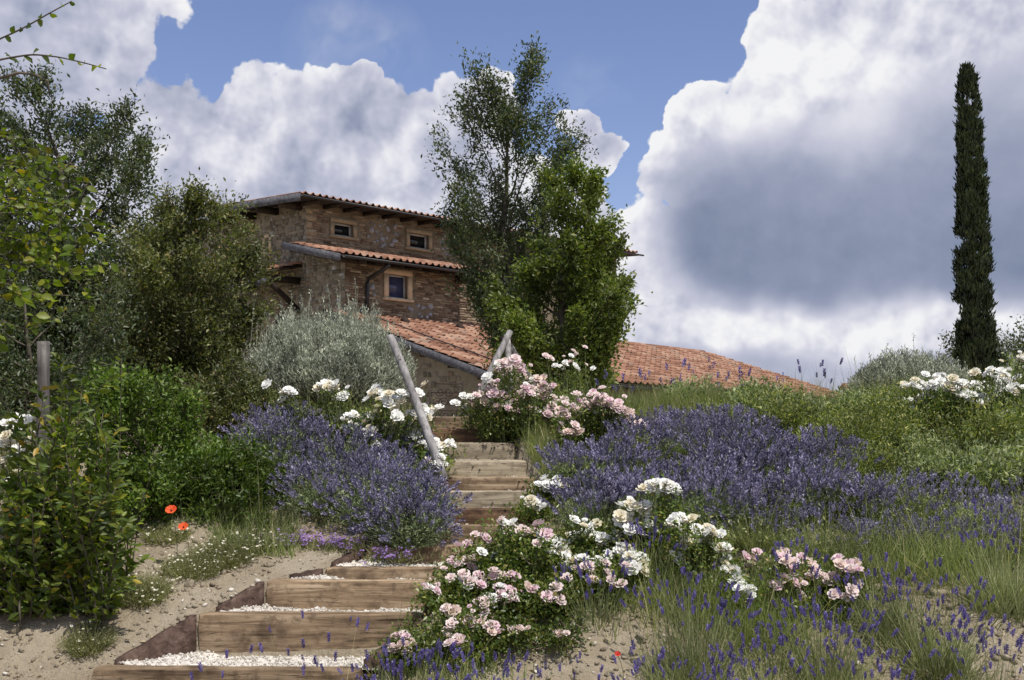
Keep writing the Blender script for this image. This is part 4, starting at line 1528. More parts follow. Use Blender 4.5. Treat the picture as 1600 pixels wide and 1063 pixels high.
def tree(name, label, cat, prof, d, base_px, n_cl, per, leaf_len, leaf_w, mat, bark="bark", trunk_r=0.05, seed=0, gap=0.42, nscale=3.0,
         cl_r=0.10, up=0.5, limbs=14, thick=1.0, group=None, ground=None, trunk_top=None, yoff=0.0, bias=0.45, droop=0.0, big=False, twig_r=0.004, K=0, steep=1.0, sigma=0.10):
    bx = (base_px - HX) / F_PX * d
    gz = float(ground_z(bx, d + yoff)) if ground is None else ground
    root = thing(name, label, cat, (bx, d + yoff, gz), group)
    K = K or 46
    pts, cen, bows = bough_points(prof, d, n_cl, K, steep, sigma, seed + 100, thick, yoff, gz + 0.1)
    ztop, zbot = pts[:, 2].max(), pts[:, 2].min()
    # trunk
    tz = zbot + (ztop - zbot) * 0.86 if trunk_top is None else trunk_top
    order = np.argsort(cen[:, 2])
    czs, cxs = cen[order, 2], cen[order, 0]
    nT = 9
    zz = np.linspace(gz - 0.05, tz, nT)
    tx = np.interp(zz, czs, cxs)
    f = np.clip((zz - gz) / max(zbot - gz + 0.3 * (ztop - zbot), 0.05), 0, 1)
    tx = bx * (1 - f) + tx * f + RNG.uniform(-0.02, 0.02, nT) * (ztop - zbot) * 0.3
    ty = np.full(nT, d + yoff) + RNG.uniform(-0.02, 0.02, nT)
    T = np.stack([tx, ty, zz], -1)
    tr = trunk_r * (1 - np.linspace(0, 1, nT) * 0.85)
    V, F = tube_vf(T, tr, 8)
    mk("trunk", V, F, M[bark], root, smooth=True)
    # limbs
    mb = MB()
    L_pts = [T]
    for c in bows:
        zs = min(c[0][2], tz)
        s0 = np.array([np.interp(zs, zz, tx), np.interp(zs, zz, ty), zs])
        c = np.vstack([s0, c[1:]])
        r0 = np.interp(zs, zz, tr) * 0.5
        mb.add(*tube_vf(c, np.linspace(r0, 0.003, len(c)), 5, cap=False))
        L_pts.append(c)
    mb.obj("branches", M[bark], root)
    LP = np.concatenate([np.concatenate([c[:-1] * (1 - k) + c[1:] * k for k in (0, 0.33, 0.66)]) for c in L_pts])
    # twig for every cluster
    best = np.empty(len(pts), int)
    for a in range(0, len(pts), 400):
        dd = pts[a:a + 400, None] - LP[None]
        dist = (dd ** 2).sum(-1) + 2.0 * np.maximum(LP[None, :, 2] - pts[a:a + 400, None, 2], 0) ** 2
        best[a:a + 400] = dist.argmin(1)
    A = LP[best]
    mid = (A + pts) / 2 + RNG.normal(0, 0.02, pts.shape)
    tw = MB()
    tw.add(*twigs_vf(A, mid, twig_r, twig_r * 0.75))
    out = unit(pts - cen + [0, 0, 1e-4])
    dirs = unit(out * (1 - up) + np.array([0, 0, up]) + RNG.normal(0, 0.25, pts.shape))
    tips = pts + dirs * cl_r * 1.2
    tw.add(*twigs_vf(mid, pts, twig_r * 0.75, twig_r * 0.5))
    tw.add(*twigs_vf(pts, tips, twig_r * 0.5, twig_r * 0.25))
    tw.obj("twigs", M[bark], root, kind="stuff")
    # leaves in sprays round the twig ends
    n = n_cl * per
    ci = np.repeat(np.arange(n_cl), per)
    cnt = RNG.uniform(0, 1, n)
    cr = cl_r * RNG.uniform(0.6, 1.3, n_cl)
    pos = pts[ci] + dirs[ci] * ((cnt * 2 - 0.7) * cr[ci])[:, None] + RNG.normal(0, 1, (n, 3)) * (cr[ci] * 0.42)[:, None]
    ld = unit(dirs[ci] * 0.7 + randdir(n) * 0.9 + [0, 0, -droop])
    nrm = unit(randdir(n) * 0.8 + [0, 0, 0.7])
    R = frames(ld, nrm)
    s = leaf_len * RNG.uniform(0.65, 1.25, n)
    sc = np.stack([s * leaf_w, s, s], -1)
    V, F = scatter(BIG_V if big else LEAF_V, BIG_F if big else LEAF_F, pos, R, sc)
    mk("crown", V, F, M[mat], root)
    return root


# tall holm oak in the middle
tree("holm_oak", "tall slender evergreen oak with an open dark crown rising left of the bright green tree", "tree",
     [(68, 800, 822), (90, 755, 845), (120, 722, 850), (170, 700, 890), (230, 680, 905), (290, 672, 900), (340, 690, 890), (400, 725, 880),
      (470, 745, 860), (540, 765, 840)], 15.0, 800, 820, 38, 0.058, 0.42, "dark_oak_leaf", seed=3, K=46, steep=1.7, sigma=0.08, gap=0.455, nscale=2.6, trunk_r=0.07, cl_r=0.14, up=0.62,
     limbs=30, bark="bark")
# bright green oak in front of it
tree("green_oak", "bushy bright green oak growing in front of the tall dark oak", "tree",
     [(262, 870, 935), (300, 835, 950), (350, 800, 965), (400, 770, 985), (440, 755, 998), (490, 745, 1005), (530, 765, 1000), (575, 815, 965),
      (615, 850, 950)], 12.6, 903, 1250, 38, 0.055, 0.5, "green_oak_leaf", seed=8, K=56, steep=0.7, sigma=0.08, gap=0.42, nscale=3.0, trunk_r=0.06, cl_r=0.095, up=0.45, limbs=26)
# evergreen oak upper left
tree("evergreen_oak", "large dark evergreen oak filling the upper left corner under the arching twigs", "tree",
     [(120, 15, 70), (150, -10, 130), (180, -40, 230), (230, -60, 255), (290, -90, 280), (350, -110, 280), (420, -120, 270), (500, -110, 260), (600, -80, 260),
      (700, -60, 270)], 12.8, 90, 3300, 32, 0.054, 0.45, "dark_oak_leaf", seed=12, K=120, steep=0.9, sigma=0.09, gap=0.42, nscale=2.4, trunk_r=0.09, cl_r=0.12, up=0.5, limbs=34)
tree("olive_green_oak", "olive-green oak shrub with pale dusty leaves leaning across the farmhouse wall", "tree",
     [(285, 322, 340), (310, 250, 352), (345, 215, 375), (385, 180, 418), (410, 160, 425), (450, 150, 410), (520, 165, 400), (600, 180, 400), (680, 190, 410), (740, 200, 400)],
     11.4, 290, 2400, 34, 0.044, 0.45, "olive_leaf", seed=21, K=100, steep=0.8, sigma=0.085, gap=0.40, nscale=3.0, trunk_r=0.07, cl_r=0.10, up=0.5, limbs=32)
tree("light_green_shrub", "yellowish-green rounded shrub at the foot of the olive-green oak, left of the silver shrub", "shrub",
     [(555, 300, 370), (590, 265, 420), (640, 250, 440), (700, 255, 440), (760, 270, 420)], 9.6, 345, 620, 34, 0.04, 0.42, "olive_leaf", seed=31, gap=0.36,
     nscale=4, trunk_r=0.03, cl_r=0.075, up=0.6, limbs=12)
tree("pittosporum_bush", "fresh green glossy-leaved bush between the poppies and the purple catmint", "shrub",
     [(700, 315, 385), (730, 270, 405), (770, 240, 455), (820, 225, 488), (850, 240, 478), (880, 270, 450)], 8.1, 380, 950, 36, 0.04, 0.42, "bush_leaf", seed=41,
     gap=0.36, nscale=4.5, trunk_r=0.03, cl_r=0.07, up=0.6, limbs=14)
tree("dark_bush", "dark green dense bush behind the two orange poppies", "shrub",
     [(600, 160, 260), (660, 130, 320), (730, 120, 340), (790, 130, 340), (850, 150, 330), (890, 190, 290)], 7.9, 220, 900, 34, 0.038, 0.45, "bush_leaf", seed=45,
     gap=0.38, nscale=4.5, trunk_r=0.03, cl_r=0.07, up=0.6, limbs=14)
tree("back_hedge_bush", "shadowy dark bush at the left edge behind the wooden post", "shrub",
     [(440, -120, 200), (520, -140, 240), (600, -140, 260), (700, -140, 260), (800, -140, 240)], 9.6, 20, 900, 34, 0.042, 0.45, "dark_oak_leaf", seed=47,
     gap=0.36, nscale=4, trunk_r=0.04, cl_r=0.09, up=0.5, limbs=14)
tree("small_far_tree", "small loose-branched tree at the right edge beyond the cypress", "tree",
     [(497, 1570, 1610), (520, 1545, 1650), (550, 1540, 1660), (590, 1550, 1650)], 22.0, 1590, 160, 26, 0.075, 0.45, "dark_oak_leaf", seed=51, gap=0.42,
     trunk_r=0.05, cl_r=0.16, limbs=10)
tree("far_shrub", "low green shrub peeping out left of the cypress foot", "shrub",
     [(515, 1490, 1530), (545, 1478, 1545), (590, 1478, 1575)], 21.0, 1515, 110, 26, 0.07, 0.45, "dark_oak_leaf", seed=53, gap=0.4, trunk_r=0.03, cl_r=0.14, limbs=8)
tree("edge_shrub", "dark rounded shrub at the right edge beside the white roses", "shrub",
     [(598, 1590, 1640), (630, 1575, 1660), (670, 1580, 1660)], 10.0, 1615, 240, 30, 0.035, 0.4, "sage_leaf", seed=55, gap=0.35, trunk_r=0.02, cl_r=0.06, limbs=8)

# cypress
cyp_d = 20.0
cb = P(1527, 660, cyp_d)
cyp = thing("cypress_tree", "tall narrow dark cypress standing alone against the clouds", "tree", (cb[0], cyp_d, float(ground_z(cb[0], cyp_d))))
prof = [(107, 1505, 1514), (120, 1499, 1523), (180, 1497, 1529), (260, 1497, 1536), (350, 1496, 1542), (430, 1496, 1545), (500, 1496, 1549), (560, 1498, 1557), (600, 1500, 1556), (650, 1505, 1550)]
n = 46000
pts, cen = crown_points(prof, cyp_d, n, 0.0, 3, 61, 1.0, 0.28)
rad = pts - cen
rad[:, 2] = 0
ang = np.arctan2(rad[:, 1], rad[:, 0])
lump = vnoise(np.stack([np.cos(ang) * 2.2, np.sin(ang) * 2.2, pts[:, 2] * 2.3], -1), 1.6, 5, 3)
pts = cen + rad * (0.52 + 0.92 * lump)[:, None] + [0, 0, 1] * RNG.normal(0, 0.03, (n, 1))
keep = (vnoise(pts, 9, 77, 2) > 0.40) & (vnoise(pts, 2.6, 79, 2) > 0.30)
pts, cen, rad = pts[keep], cen[keep], rad[keep]
n = len(pts)
dirs = unit(unit(rad) * 0.35 + [0, 0, 1.0] + RNG.normal(0, 0.28, (n, 3)))
s = RNG.uniform(0.05, 0.13, n)
V, F = scatter(LEAF_V, LEAF_F, pts, frames(dirs, unit(rad) + RNG.normal(0, .3, (n, 3))), np.stack([s * 0.28, s, s], -1))
mk("crown", V, F, M["cypress_leaf"], cyp)
zz = np.linspace(-0.3, 5.8, 8)
V, F = tube_vf(np.stack([np.interp((HY - zz / cyp_d * F_PX), [107, 650], [(1510 - HX) / F_PX * cyp_d, cb[0]]), np.full(8, cyp_d), zz], -1), np.linspace(0.11, 0.02, 8), 8)
mk("trunk", V, F, M["bark"], cyp)


# ------------------------------------------------------------------ silver shrubs
def silver_shrub(name, label, pxl, pxr, pyt, d, n_stem, seed, mat="silver_leaf", spread=0.9):
    cx = (pxl + pxr) / 2
    bx = (cx - HX) / F_PX * d
    gz = float(ground_z(bx, d))
    R_ = (pxr - pxl) / 2 / F_PX * d
    H_ = (HY - pyt) / F_PX * d - gz
    root = thing(name, label, "shrub", (bx, d, gz))
    # stems from the base fanning into a dome
    th = RNG.uniform(0, 2 * np.pi, n_stem)
    rr = RNG.uniform(0, 1, n_stem) ** 0.55
    hz = H_ * np.sqrt(np.clip(1 - (rr * 0.93) ** 2.4, 0.02, 1)) * RNG.uniform(0.62, 1.08, n_stem)
    hz = hz * (0.72 + 0.5 * vnoise(np.stack([rr * np.cos(th) * R_, rr * np.sin(th) * R_, th * 0], -1), 4.5, seed, 2))
    tip = np.stack([bx + R_ * rr * np.cos(th), d + R_ * 0.8 * rr * np.sin(th), gz + hz], -1)
    base = np.stack([bx + R_ * 0.45 * rr * np.cos(th), d + R_ * .35 * rr * np.sin(th), gz + hz * 0.25], -1)
    up_ = np.array([0, 0, 1.0]) * (hz * 0.35)[:, None]
    mid = (base + tip) / 2 - up_ * 0.25 * 0 + np.stack([0.12 * R_ * np.cos(th), 0.12 * R_ * np.sin(th), -0.05 * hz], -1)
    tw = MB()
    tw.add(*twigs_vf(base, mid, 0.004, 0.003))
    tw.add(*twigs_vf(mid, tip, 0.003, 0.0012))
    tw.obj("stems", M["silver_leaf"], root, kind="stuff")
    per = 26
    ci = np.repeat(np.arange(n_stem), per)
    f = RNG.uniform(0.0, 1, len(ci)) ** 0.8
    p0 = mid[ci] * (1 - f[:, None]) + tip[ci] * f[:, None] + RNG.normal(0, 0.016, (len(ci), 3))
    sd = unit(tip - mid)[ci]
    ld = unit(sd * 1.2 + randdir(len(ci)) * 0.8)
    s = RNG.uniform(0.022, 0.05, len(ci))
    V, F = scatter(LEAF_V, LEAF_F, p0, frames(ld), np.stack([s * 0.22, s, s], -1))
    mk("foliage", V, F, M[mat], root)
    # loose tall seed stalks
    k = n_stem // 11
    ii = RNG.choice(n_stem, k, replace=False)
    hgt = RNG.gamma(2.2, 0.065, k) * (H_ / 0.9)
    t2 = tip[ii] + np.stack([RNG.normal(0, 0.03, k), RNG.normal(0, 0.03, k), hgt], -1)
    V, F = twigs_vf(tip[ii], t2, 0.0028, 0.0015)
    sm = MB()
    sm.add(V, F)
    ci = np.repeat(np.arange(k), 16)
    f = RNG.uniform(0.1, 1, len(ci))
    p0 = tip[ii][ci] * (1 - f[:, None]) + t2[ci] * f[:, None] + RNG.normal(0, 0.005, (len(ci), 3))
    s = RNG.uniform(0.012, 0.026, len(ci))
    V, F = scatter(LEAF_V, LEAF_F, p0, frames(unit(randdir(len(ci)) + [0, 0, 0.8])), np.stack([s * 0.5, s, s], -1))
    sm.add(V, F)
    sm.obj("seed_stalks", M[mat], root, kind="stuff")
    return root


silver_shrub("silver_shrub", "big silver-grey shrub of fine twigs left of the leaning pole", 378, 650, 492, 11.0, 2900, 1)
silver_shrub("silver_shrub", "silvery shrub on the crest of the bank at the foot of the cypress", 1325, 1515, 555, 11.6, 1300, 2)
silver_shrub("silver_shrub", "silvery tuft at the right edge behind the white roses", 1560, 1640, 560, 11.2, 420, 3)


# ------------------------------------------------------------------ lavender, catmint, sage, grass
def spike_tmpl(whorls, per, length=1.0, wid=0.16, seed=0):
    """a lavender flower head of unit length along +Y made of small bracts"""
    r = np.random.default_rng(seed)
    V, F = [], []
    n = 0
    for w in range(whorls):
        y0 = w / whorls * (0.9 if w else 0.75)
        for k in range(per):
            a = 2 * math.pi * (k + 0.5 * (w % 2)) / per + r.uniform(-.3, .3)
            c, s_ = math.cos(a), math.sin(a)
            rad = wid * (1 - 0.35 * abs(w / whorls - 0.4)) * r.uniform(0.8, 1.2)
            L_ = 1.25 / whorls
            t_ = np.array([-s_, 0, c]) * rad * 0.55
            p0 = np.array([c * rad * 0.15, y0, s_ * rad * 0.15])
            p2 = np.array([c * rad, y0 + L_ * 0.95, s_ * rad])
            m_ = (p0 + p2) / 2 + np.array([c, 0, s_]) * rad * 0.35
            V += [p0, m_ - t_, p2, m_ + t_]
            F += [(n, n + 1, n + 2), (n, n + 2, n + 3)]
            n += 4
    return np.array(V) * [length, length, length], np.array(F)


SP_HI = [spike_tmpl(5, 5, seed=i) for i in range(4)]
SP_LO = [spike_tmpl(4, 3, wid=0.2, seed=i + 9) for i in range(3)]
SPM = [mesh_data("flower_spike", v, f, M["lav_flower"]) for v, f in SP_HI]


def lav_plant(kind, r, h, n_blade, n_spike, loc, seed, label, cat="lavender", name="lavender_plant", group=None, spike_len=0.045, parts=False,
              fol="lav_leaf", flo="lav_flower", spread=0.55, spike_h=1.25, leafy=0, leaf_s=1.0, over=None, lean=(0, 0)):
    loc = np.array(loc, float)
    root = thing(name, label, cat, loc, group)
    th = RNG.uniform(0, 2 * np.pi, n_blade)
    rr = RNG.uniform(0, 1, n_blade) ** 0.5
    base = np.stack([loc[0] + r * 0.45 * rr * np.cos(th), loc[1] + r * 0.45 * rr * np.sin(th), np.full(n_blade, loc[2] - 0.01)], -1)
    base[:, 2] = ground_z(base[:, 0], base[:, 1], raw=True) - 0.01
    tilt = rr * spread * RNG.uniform(0.6, 1.4, n_blade)
    if parts:
        tuft = RNG.integers(0, 6, n_blade)
        tl = RNG.normal(0, 0.20, (6, 2))
        base[:, :2] += RNG.normal(0, r * 0.30, (6, 2))[tuft]
        base[:, 2] = ground_z(base[:, 0], base[:, 1], raw=True) - 0.01
        th = th + tl[tuft][:, 0] * 2
        tilt = tilt * (0.7 + np.abs(tl[tuft][:, 1]) * 2.5)
    dirs = np.stack([np.sin(tilt) * np.cos(th) + lean[0], np.sin(tilt) * np.sin(th) + lean[1], np.cos(tilt)], -1) + RNG.normal(0, 0.09, (n_blade, 3))
    ln = h * RNG.uniform(0.55, 1.1, n_blade) * (1 - 0.25 * rr)
    V, F, _, _ = blades_vf(base, dirs, ln * RNG.uniform(0.5, 1.1, n_blade), RNG.uniform(0.0035, 0.0065, n_blade), RNG.uniform(0.0, 0.3, n_blade))
    fm = MB()
    fm.add(V, F)
    if leafy:
        ci = RNG.integers(0, n_blade, leafy)
        f = RNG.uniform(0.25, 1.0, leafy)
        p0 = base[ci] + unit(dirs)[ci] * (ln[ci] * f)[:, None] + RNG.normal(0, 0.012, (leafy, 3))
        ld = unit(unit(dirs)[ci] * 0.8 + randdir(leafy) * 0.9)
        s = RNG.uniform(0.018, 0.036, leafy) * leaf_s
        V, F = scatter(LEAF_V, LEAF_F, p0, frames(ld), np.stack([s * 0.34, s, s], -1))
        fm.add(V, F)
    fm.obj("foliage", M[fol], root, kind=None)
    if n_spike:
        th = RNG.uniform(0, 2 * np.pi, n_spike)
        rr = RNG.uniform(0, 1, n_spike) ** 0.5
        base = np.stack([loc[0] + r * 0.4 * rr * np.cos(th), loc[1] + r * 0.4 * rr * np.sin(th), np.zeros(n_spike)], -1)
        base[:, 2] = ground_z(base[:, 0], base[:, 1], raw=True) - 0.01
        tilt = rr * spread * RNG.uniform(0.5, 1.5, n_spike)
        dirs = np.stack([np.sin(tilt) * np.cos(th) + lean[0], np.sin(tilt) * np.sin(th) + lean[1], np.cos(tilt)], -1) + RNG.normal(0, 0.07, (n_spike, 3))
        ln = h * spike_h * RNG.uniform(0.70, 1.1, n_spike) * (1 - 0.2 * rr)
        V, F, tips, td = blades_vf(base, dirs, ln, np.full(n_spike, 0.0046), RNG.uniform(0.0, 0.08, n_spike))
        mk("stems", V, F, M[fol], root, kind="stuff")
        sl = spike_len * RNG.uniform(0.7, 1.35, n_spike)
        R = frames(td)
        if parts:
            for i in range(n_spike):
                k = i % 4
                s = sl[i]
                m3 = R[i] * [s * 1.05, s, s * 1.05]
                p = tips[i] - td[i] * s * 0.15
                m4 = Matrix([list(m3[0]) + [p[0]], list(m3[1]) + [p[1]], list(m3[2]) + [p[2]], [0, 0, 0, 1]])
                inst("flower_spike", SPM[k], m4, root)
        else:
            mb = MB()
            kk = RNG.integers(0, 3, n_spike)
            for k in range(3):
                q_ = kk == k
                if q_.sum():
                    s = sl[q_]
                    mb.add(*scatter(*SP_LO[k], tips[q_] - td[q_] * s[:, None] * 0.3, R[q_], s * 1.1))
            # loose flowers lower down the stems
            m_ = int(n_spike * 1.2) if leafy else 0
            if m_:
                ci = RNG.integers(0, n_spike, m_)
                f = RNG.uniform(0.62, 0.95, m_)
                p0 = base[ci] + unit(dirs)[ci] * (ln[ci] * f)[:, None] + RNG.normal(0, 0.01, (m_, 3))
                s = RNG.uniform(0.008, 0.015, m_)
                mb.add(*scatter(*SP_LO[0], p0, frames(unit(dirs)[ci] + RNG.normal(0, .3, (m_, 3))), s * 1.6))
            mb.obj("flower_spikes", M[flo], root, kind="stuff")
    return root


def at(px, d, dx=0.0):
    x = (px - HX) / F_PX * d + dx
    return (x, d, float(ground_z(x, d, raw=True)))


def place(proto, px, d, label, group, scale=1.0, rz=None):
    note_kids(proto) if proto.name not in KIDS else None
    c = copy_tree(proto)
    c.location = at(px, d)
    c.rotation_euler = (0, 0, random.uniform(0, 6.28) if rz is None else rz)
    c.scale = (scale, scale, scale * random.uniform(0.92, 1.08))
    c["label"] = label
    c["group"] = group
    WL[c.name] = np.array(c.location)
    return c


# left bank: catmint billowing beside the steps
G_CAT = "catmint plants massed left of the upper steps"
cat_spots = [
    (425, 8.9, 0.30, 0.36, "leftmost catmint plant, between the yellowish shrub and the white roses"),
    (455, 9.3, 0.34, 0.26, "catmint plant at the upper left of the purple mass, under the white roses"),
    (545, 9.15, 0.32, 0.24, "catmint plant in the back of the purple mass directly below the white roses"),
    (625, 8.95, 0.26, 0.24, "catmint plant at the foot of the leaning pole"),
    (455, 8.7, 0.34, 0.36, "catmint plant at the left end of the purple mass, against the fresh green bush"),
    (540, 8.5, 0.36, 0.36, "tall catmint plant in the middle of the purple mass left of the steps"),
    (605, 8.3, 0.32, 0.32, "catmint plant leaning its spikes over the sleeper steps"),
    (510, 8.0, 0.32, 0.36, "catmint plant at the lower left of the purple mass with dark shadow below"),
    (590, 7.8, 0.34, 0.38, "catmint plant low in the purple mass above the sleeper terrace"),
    (648, 7.75, 0.28, 0.32, "rightmost catmint plant of the left bank, brushing the lowest upper steps"),
    (640, 7.5, 0.27, 0.30, "front catmint plant of the left bank, just above the gravel tread"),
]
for i, (px, d, r, h, lb) in enumerate(cat_spots):
    lav_plant("cat", r, h, 750, 230, at(px, d), i, lb, cat="catmint", name="catmint_plant", group=G_CAT, fol="lav_leaf_dim", flo="lav_flower_dim",
              spread=0.95, leafy=4200, spike_len=0.055, spike_h=1.12)

# right bank
G_LAV = "lavender plants massed on the right bank"
protoD, protoS, protoG, protoT = [], [], [], []
for k in range(3):
    protoD.append(lav_plant("d", 0.36, [0.27, 0.22, 0.30][k], 900, [190, 120, 230][k], at([960, 1080, 1200][k], [8.3, 8.1, 8.25][k]), k,
                            ["dense violet lavender in the middle of the right bank, first from the steps", "dense violet lavender behind the white rose bush",
                             "dense violet lavender in the middle of the right bank above the pink roses"][k],
                            group=G_LAV, leafy=2600, spread=0.62, fol="lav_leaf_dim", flo="lav_flower_dim", spike_len=0.058, spike_h=1.5))
ORD = ["first", "second", "third", "fourth", "fifth", "sixth", "seventh", "eighth", "ninth", "tenth", "eleventh", "twelfth"]


def row(protos, spots, d, what, where, group, sc=(0.85, 1.15)):
    for i, px in enumerate(spots):
        place(protos[random.randrange(len(protos))], px, d + random.uniform(-0.12, 0.12), f"{what}, {ORD[i]} from left, {where}", group, random.uniform(*sc))


row(protoD, [930, 1010, 1100, 1180, 1260, 1340], 7.75, "violet lavender mound", "just behind the rose bushes", G_LAV)
row(protoD, [900, 1140, 1290], 8.3, "violet lavender mound", "across the middle of the right bank", G_LAV)
row(protoD, [1000, 1070, 1150], 8.8, "greyish violet lavender mound", "near the upper part of the right bank", G_LAV, (0.7, 0.95))
row(protoD, [1030, 1100], 9.3, "dusky lavender mound", "below the pink roses of the crest", G_LAV, (0.55, 0.7))
# sparse grassy lavender
G_SP = "grassy lavender clumps with few flowers on the right bank"
for k in range(2):
    protoS.append(lav_plant("s", 0.36, 0.29, 900, 80, at([1290, 1500][k], [7.15, 7.2][k]), k,
                            ["grassy green lavender clump with few spikes behind the fading pink roses", "grassy green lavender clump with few spikes above the timber edging"][k],
                            group=G_SP, spread=0.7, fol="lav_leaf", flo="lav_flower_dim", leafy=900, spike_len=0.045, spike_h=1.35))
row(protoS, [1180, 1380, 1440, 1590], 7.25, "grassy lavender clump", "at the lower edge of the right bank", G_SP, (0.8, 1.1))
row(protoS, [1390, 1450, 1520, 1590], 7.7, "grassy lavender clump", "at the right, above the timber edging", G_SP)
# sage-like grey-green plants
G_SG = "grey-green leafy plants on the upper right bank"
for k in range(3):
    protoG.append(lav_plant("g", [0.36, 0.32, 0.38][k], [0.40, 0.50, 0.34][k], [420, 520, 600][k], 0, at([1250, 1400, 1530][k], [9.3, 9.1, 8.7][k]), k,
                            ["grey-green leafy plant below the end of the tiled roof", "grey-green leafy plant below the left white roses of the crest",
                             "grey-green leafy plant low at the right under the white roses"][k], cat="plant", name="leafy_plant",
                            group=G_SG, fol=["sage_leaf", "meadow_leaf", "sage_leaf"][k], leafy=[3000, 3400, 4200][k], leaf_s=[1.75, 1.2, 1.3][k], spread=[0.55, 0.42, 0.7][k]))
row(protoG, [1360, 1440, 1520, 1600], 8.25, "grey-green leafy plant", "lowest at the right edge of the bank", G_SG)
row(protoG, [1230, 1300, 1360, 1440, 1530, 1620], 8.75, "grey-green leafy plant", "under the white roses", G_SG)
row(protoG, [1130, 1200, 1350, 1400], 9.6, "grey-green leafy plant", "along the upper right bank", G_SG)
row(protoG, [1080, 1180, 1375, 1440], 10.2, "grey-green leafy plant", "nearest the crest", G_SG, (0.8, 1.0))
row(protoG, [1220, 1310, 1400, 1490, 1580], 9.2, "tall grey-green plant", "in the thick of the upper right bank", G_SG, (0.85, 1.1))
row(protoG, [920, 1060, 1170, 1290, 1390], 8.15, "low grey-green plant", "poking through the violet lavender", G_SG, (0.55, 0.72))
row(protoG, [985, 1110, 1230, 1330], 8.6, "small grey-green plant", "between the back lavender mounds", G_SG, (0.5, 0.7))
row(protoG, [1060, 1215, 1320, 1420, 1500], 7.65, "small grey-green plant", "at the lower edge of the lavender", G_SG, (0.5, 0.7))
row(protoG, [1700, 1790, 1880, 1980], 9.2, "tall grey-green plant", "past the right edge of the bank", G_SG, (0.8, 1.1))
row(protoS, [1680, 1770, 1860], 7.8, "grassy lavender clump", "past the right end of the timber edging", G_SP)
# dark green tufts along the crest
G_TF = "dark green lavender tufts along the crest below the roof"
for k in range(2):
    protoT.append(lav_plant("t", 0.24, 0.34, 1300, 6, at([1010, 1140][k], [10.6, 10.5][k]), k,
                            ["dark green tuft at the left end of the crest beside the green oak", "dark green tuft under the middle of the tiled roof edge"][k], cat="lavender", name="lavender_tuft",
                            group=G_TF, fol="grass", spread=0.5, spike_len=0.05, spike_h=1.35))
row(protoT, [950, 1060, 1110, 1165, 1215], 10.7, "dark green lavender tuft", "on the crest under the roof edge", G_TF, (0.7, 1.05))
row(protoT, [1255, 1300, 1345], 10.7, "low green lavender tuft", "near the far end of the roof", G_TF, (0.4, 0.55))
row(protoT, [980, 1050, 1110], 10.0, "dark green lavender tuft", "below the crest beside the pink roses", G_TF)

# foreground lavender with every flower head a part
fg = [  # px, d, r, h, blades, spikes, spread, label
    (1085, 6.0, 0.27, 0.44, 1500, 60, 0.55, "foreground lavender clump in front of the tall white roses, bottom centre-right"),
    (1290, 5.95, 0.25, 0.38, 1000, 70, 0.55, "foreground lavender clump on the sand below the fading pink roses"),
    (1465, 6.1, 0.30, 0.40, 1500, 60, 0.6, "foreground lavender clump just below the timber edging"),
    (1580, 6.5, 0.26, 0.48, 1100, 46, 0.55, "foreground lavender clump at the right edge of the frame"),
    (640, 5.6, 0.28, 0.32, 700, 60, 0.6, "foreground lavender clump in front of the lowest pink roses by the steps"),
    (930, 6.4, 0.18, 0.30, 260, 30, 0.45, "thin lavender with violet heads against bare sand in the bottom middle"),
    (1200, 5.8, 0.2, 0.32, 420, 34, 0.5, "small lavender at the bottom edge between two larger clumps"),
    (1545, 5.7, 0.24, 0.36, 300, 44, 0.5, "sparse lavender on sand in the bottom right corner"),
    (1010, 6.75, 0.2, 0.30, 300, 26, 0.45, "slim lavender tucked under the tall white roses"),
    (1240, 6.5, 0.2, 0.30, 300, 30, 0.45, "slim lavender standing among the fading pink roses"),
    (1375, 6.3, 0.2, 0.34, 300, 30, 0.5, "slim lavender at the left end of the timber edging"),
    (1360, 5.6, 0.24, 0.34, 500, 44, 0.5, "low lavender cut by the bottom edge, third clump from the right corner"),
    (1130, 5.5, 0.22, 0.30, 400, 36, 0.5, "low lavender cut by the bottom edge under the drooping white roses"),
    (1015, 5.6, 0.22, 0.28, 200, 24, 0.5, "thin lavender at the bottom edge beside the tiny red poppy"),
    (760, 5.5, 0.24, 0.32, 400, 40, 0.55, "foreground lavender at the bottom edge under the pale pink roses"),
]
for (px, d, r, h, nb, ns, spd, lb) in fg:
    nb = int(nb * 0.62)
    ns = int(ns * 1.25)
    lav_plant("fg", r, h, nb, ns, at(px, d), 0, lb, parts=True, spread=spd, spike_len=0.042, spike_h=1.35)
# tall stems rising from below the frame in front of the steps
for (px, d, r, h, ns, lb) in [(350, 4.9, 0.2, 0.64, 10, "few lavender stems standing before the lowest gravel tread, leftmost in front of the steps"),
                              (500, 4.9, 0.25, 0.72, 20, "slender lavender stems rising in front of the sleeper steps"),
                              (590, 4.8, 0.22, 0.66, 18, "lavender stems at the bottom edge right of the lowest tread"),
                              (880, 4.9, 0.3, 0.60, 24, "lavender stems rising from the bottom edge below the pink roses")]:
    lav_plant("tall", r, h * 0.45, 160, ns, at(px, d), 0, lb, parts=True, spread=0.4, spike_len=0.036, spike_h=2.75)

# loose tall lavender spikes against the sky on the crest
lav_plant("sky", 0.2, 0.3, 300, 9, at(1275, 10.3), 0, "lone lavender with spikes standing against the sky at the end of the roof", parts=True, spread=0.35, spike_len=0.06, spike_h=2.0,
          fol="grass")


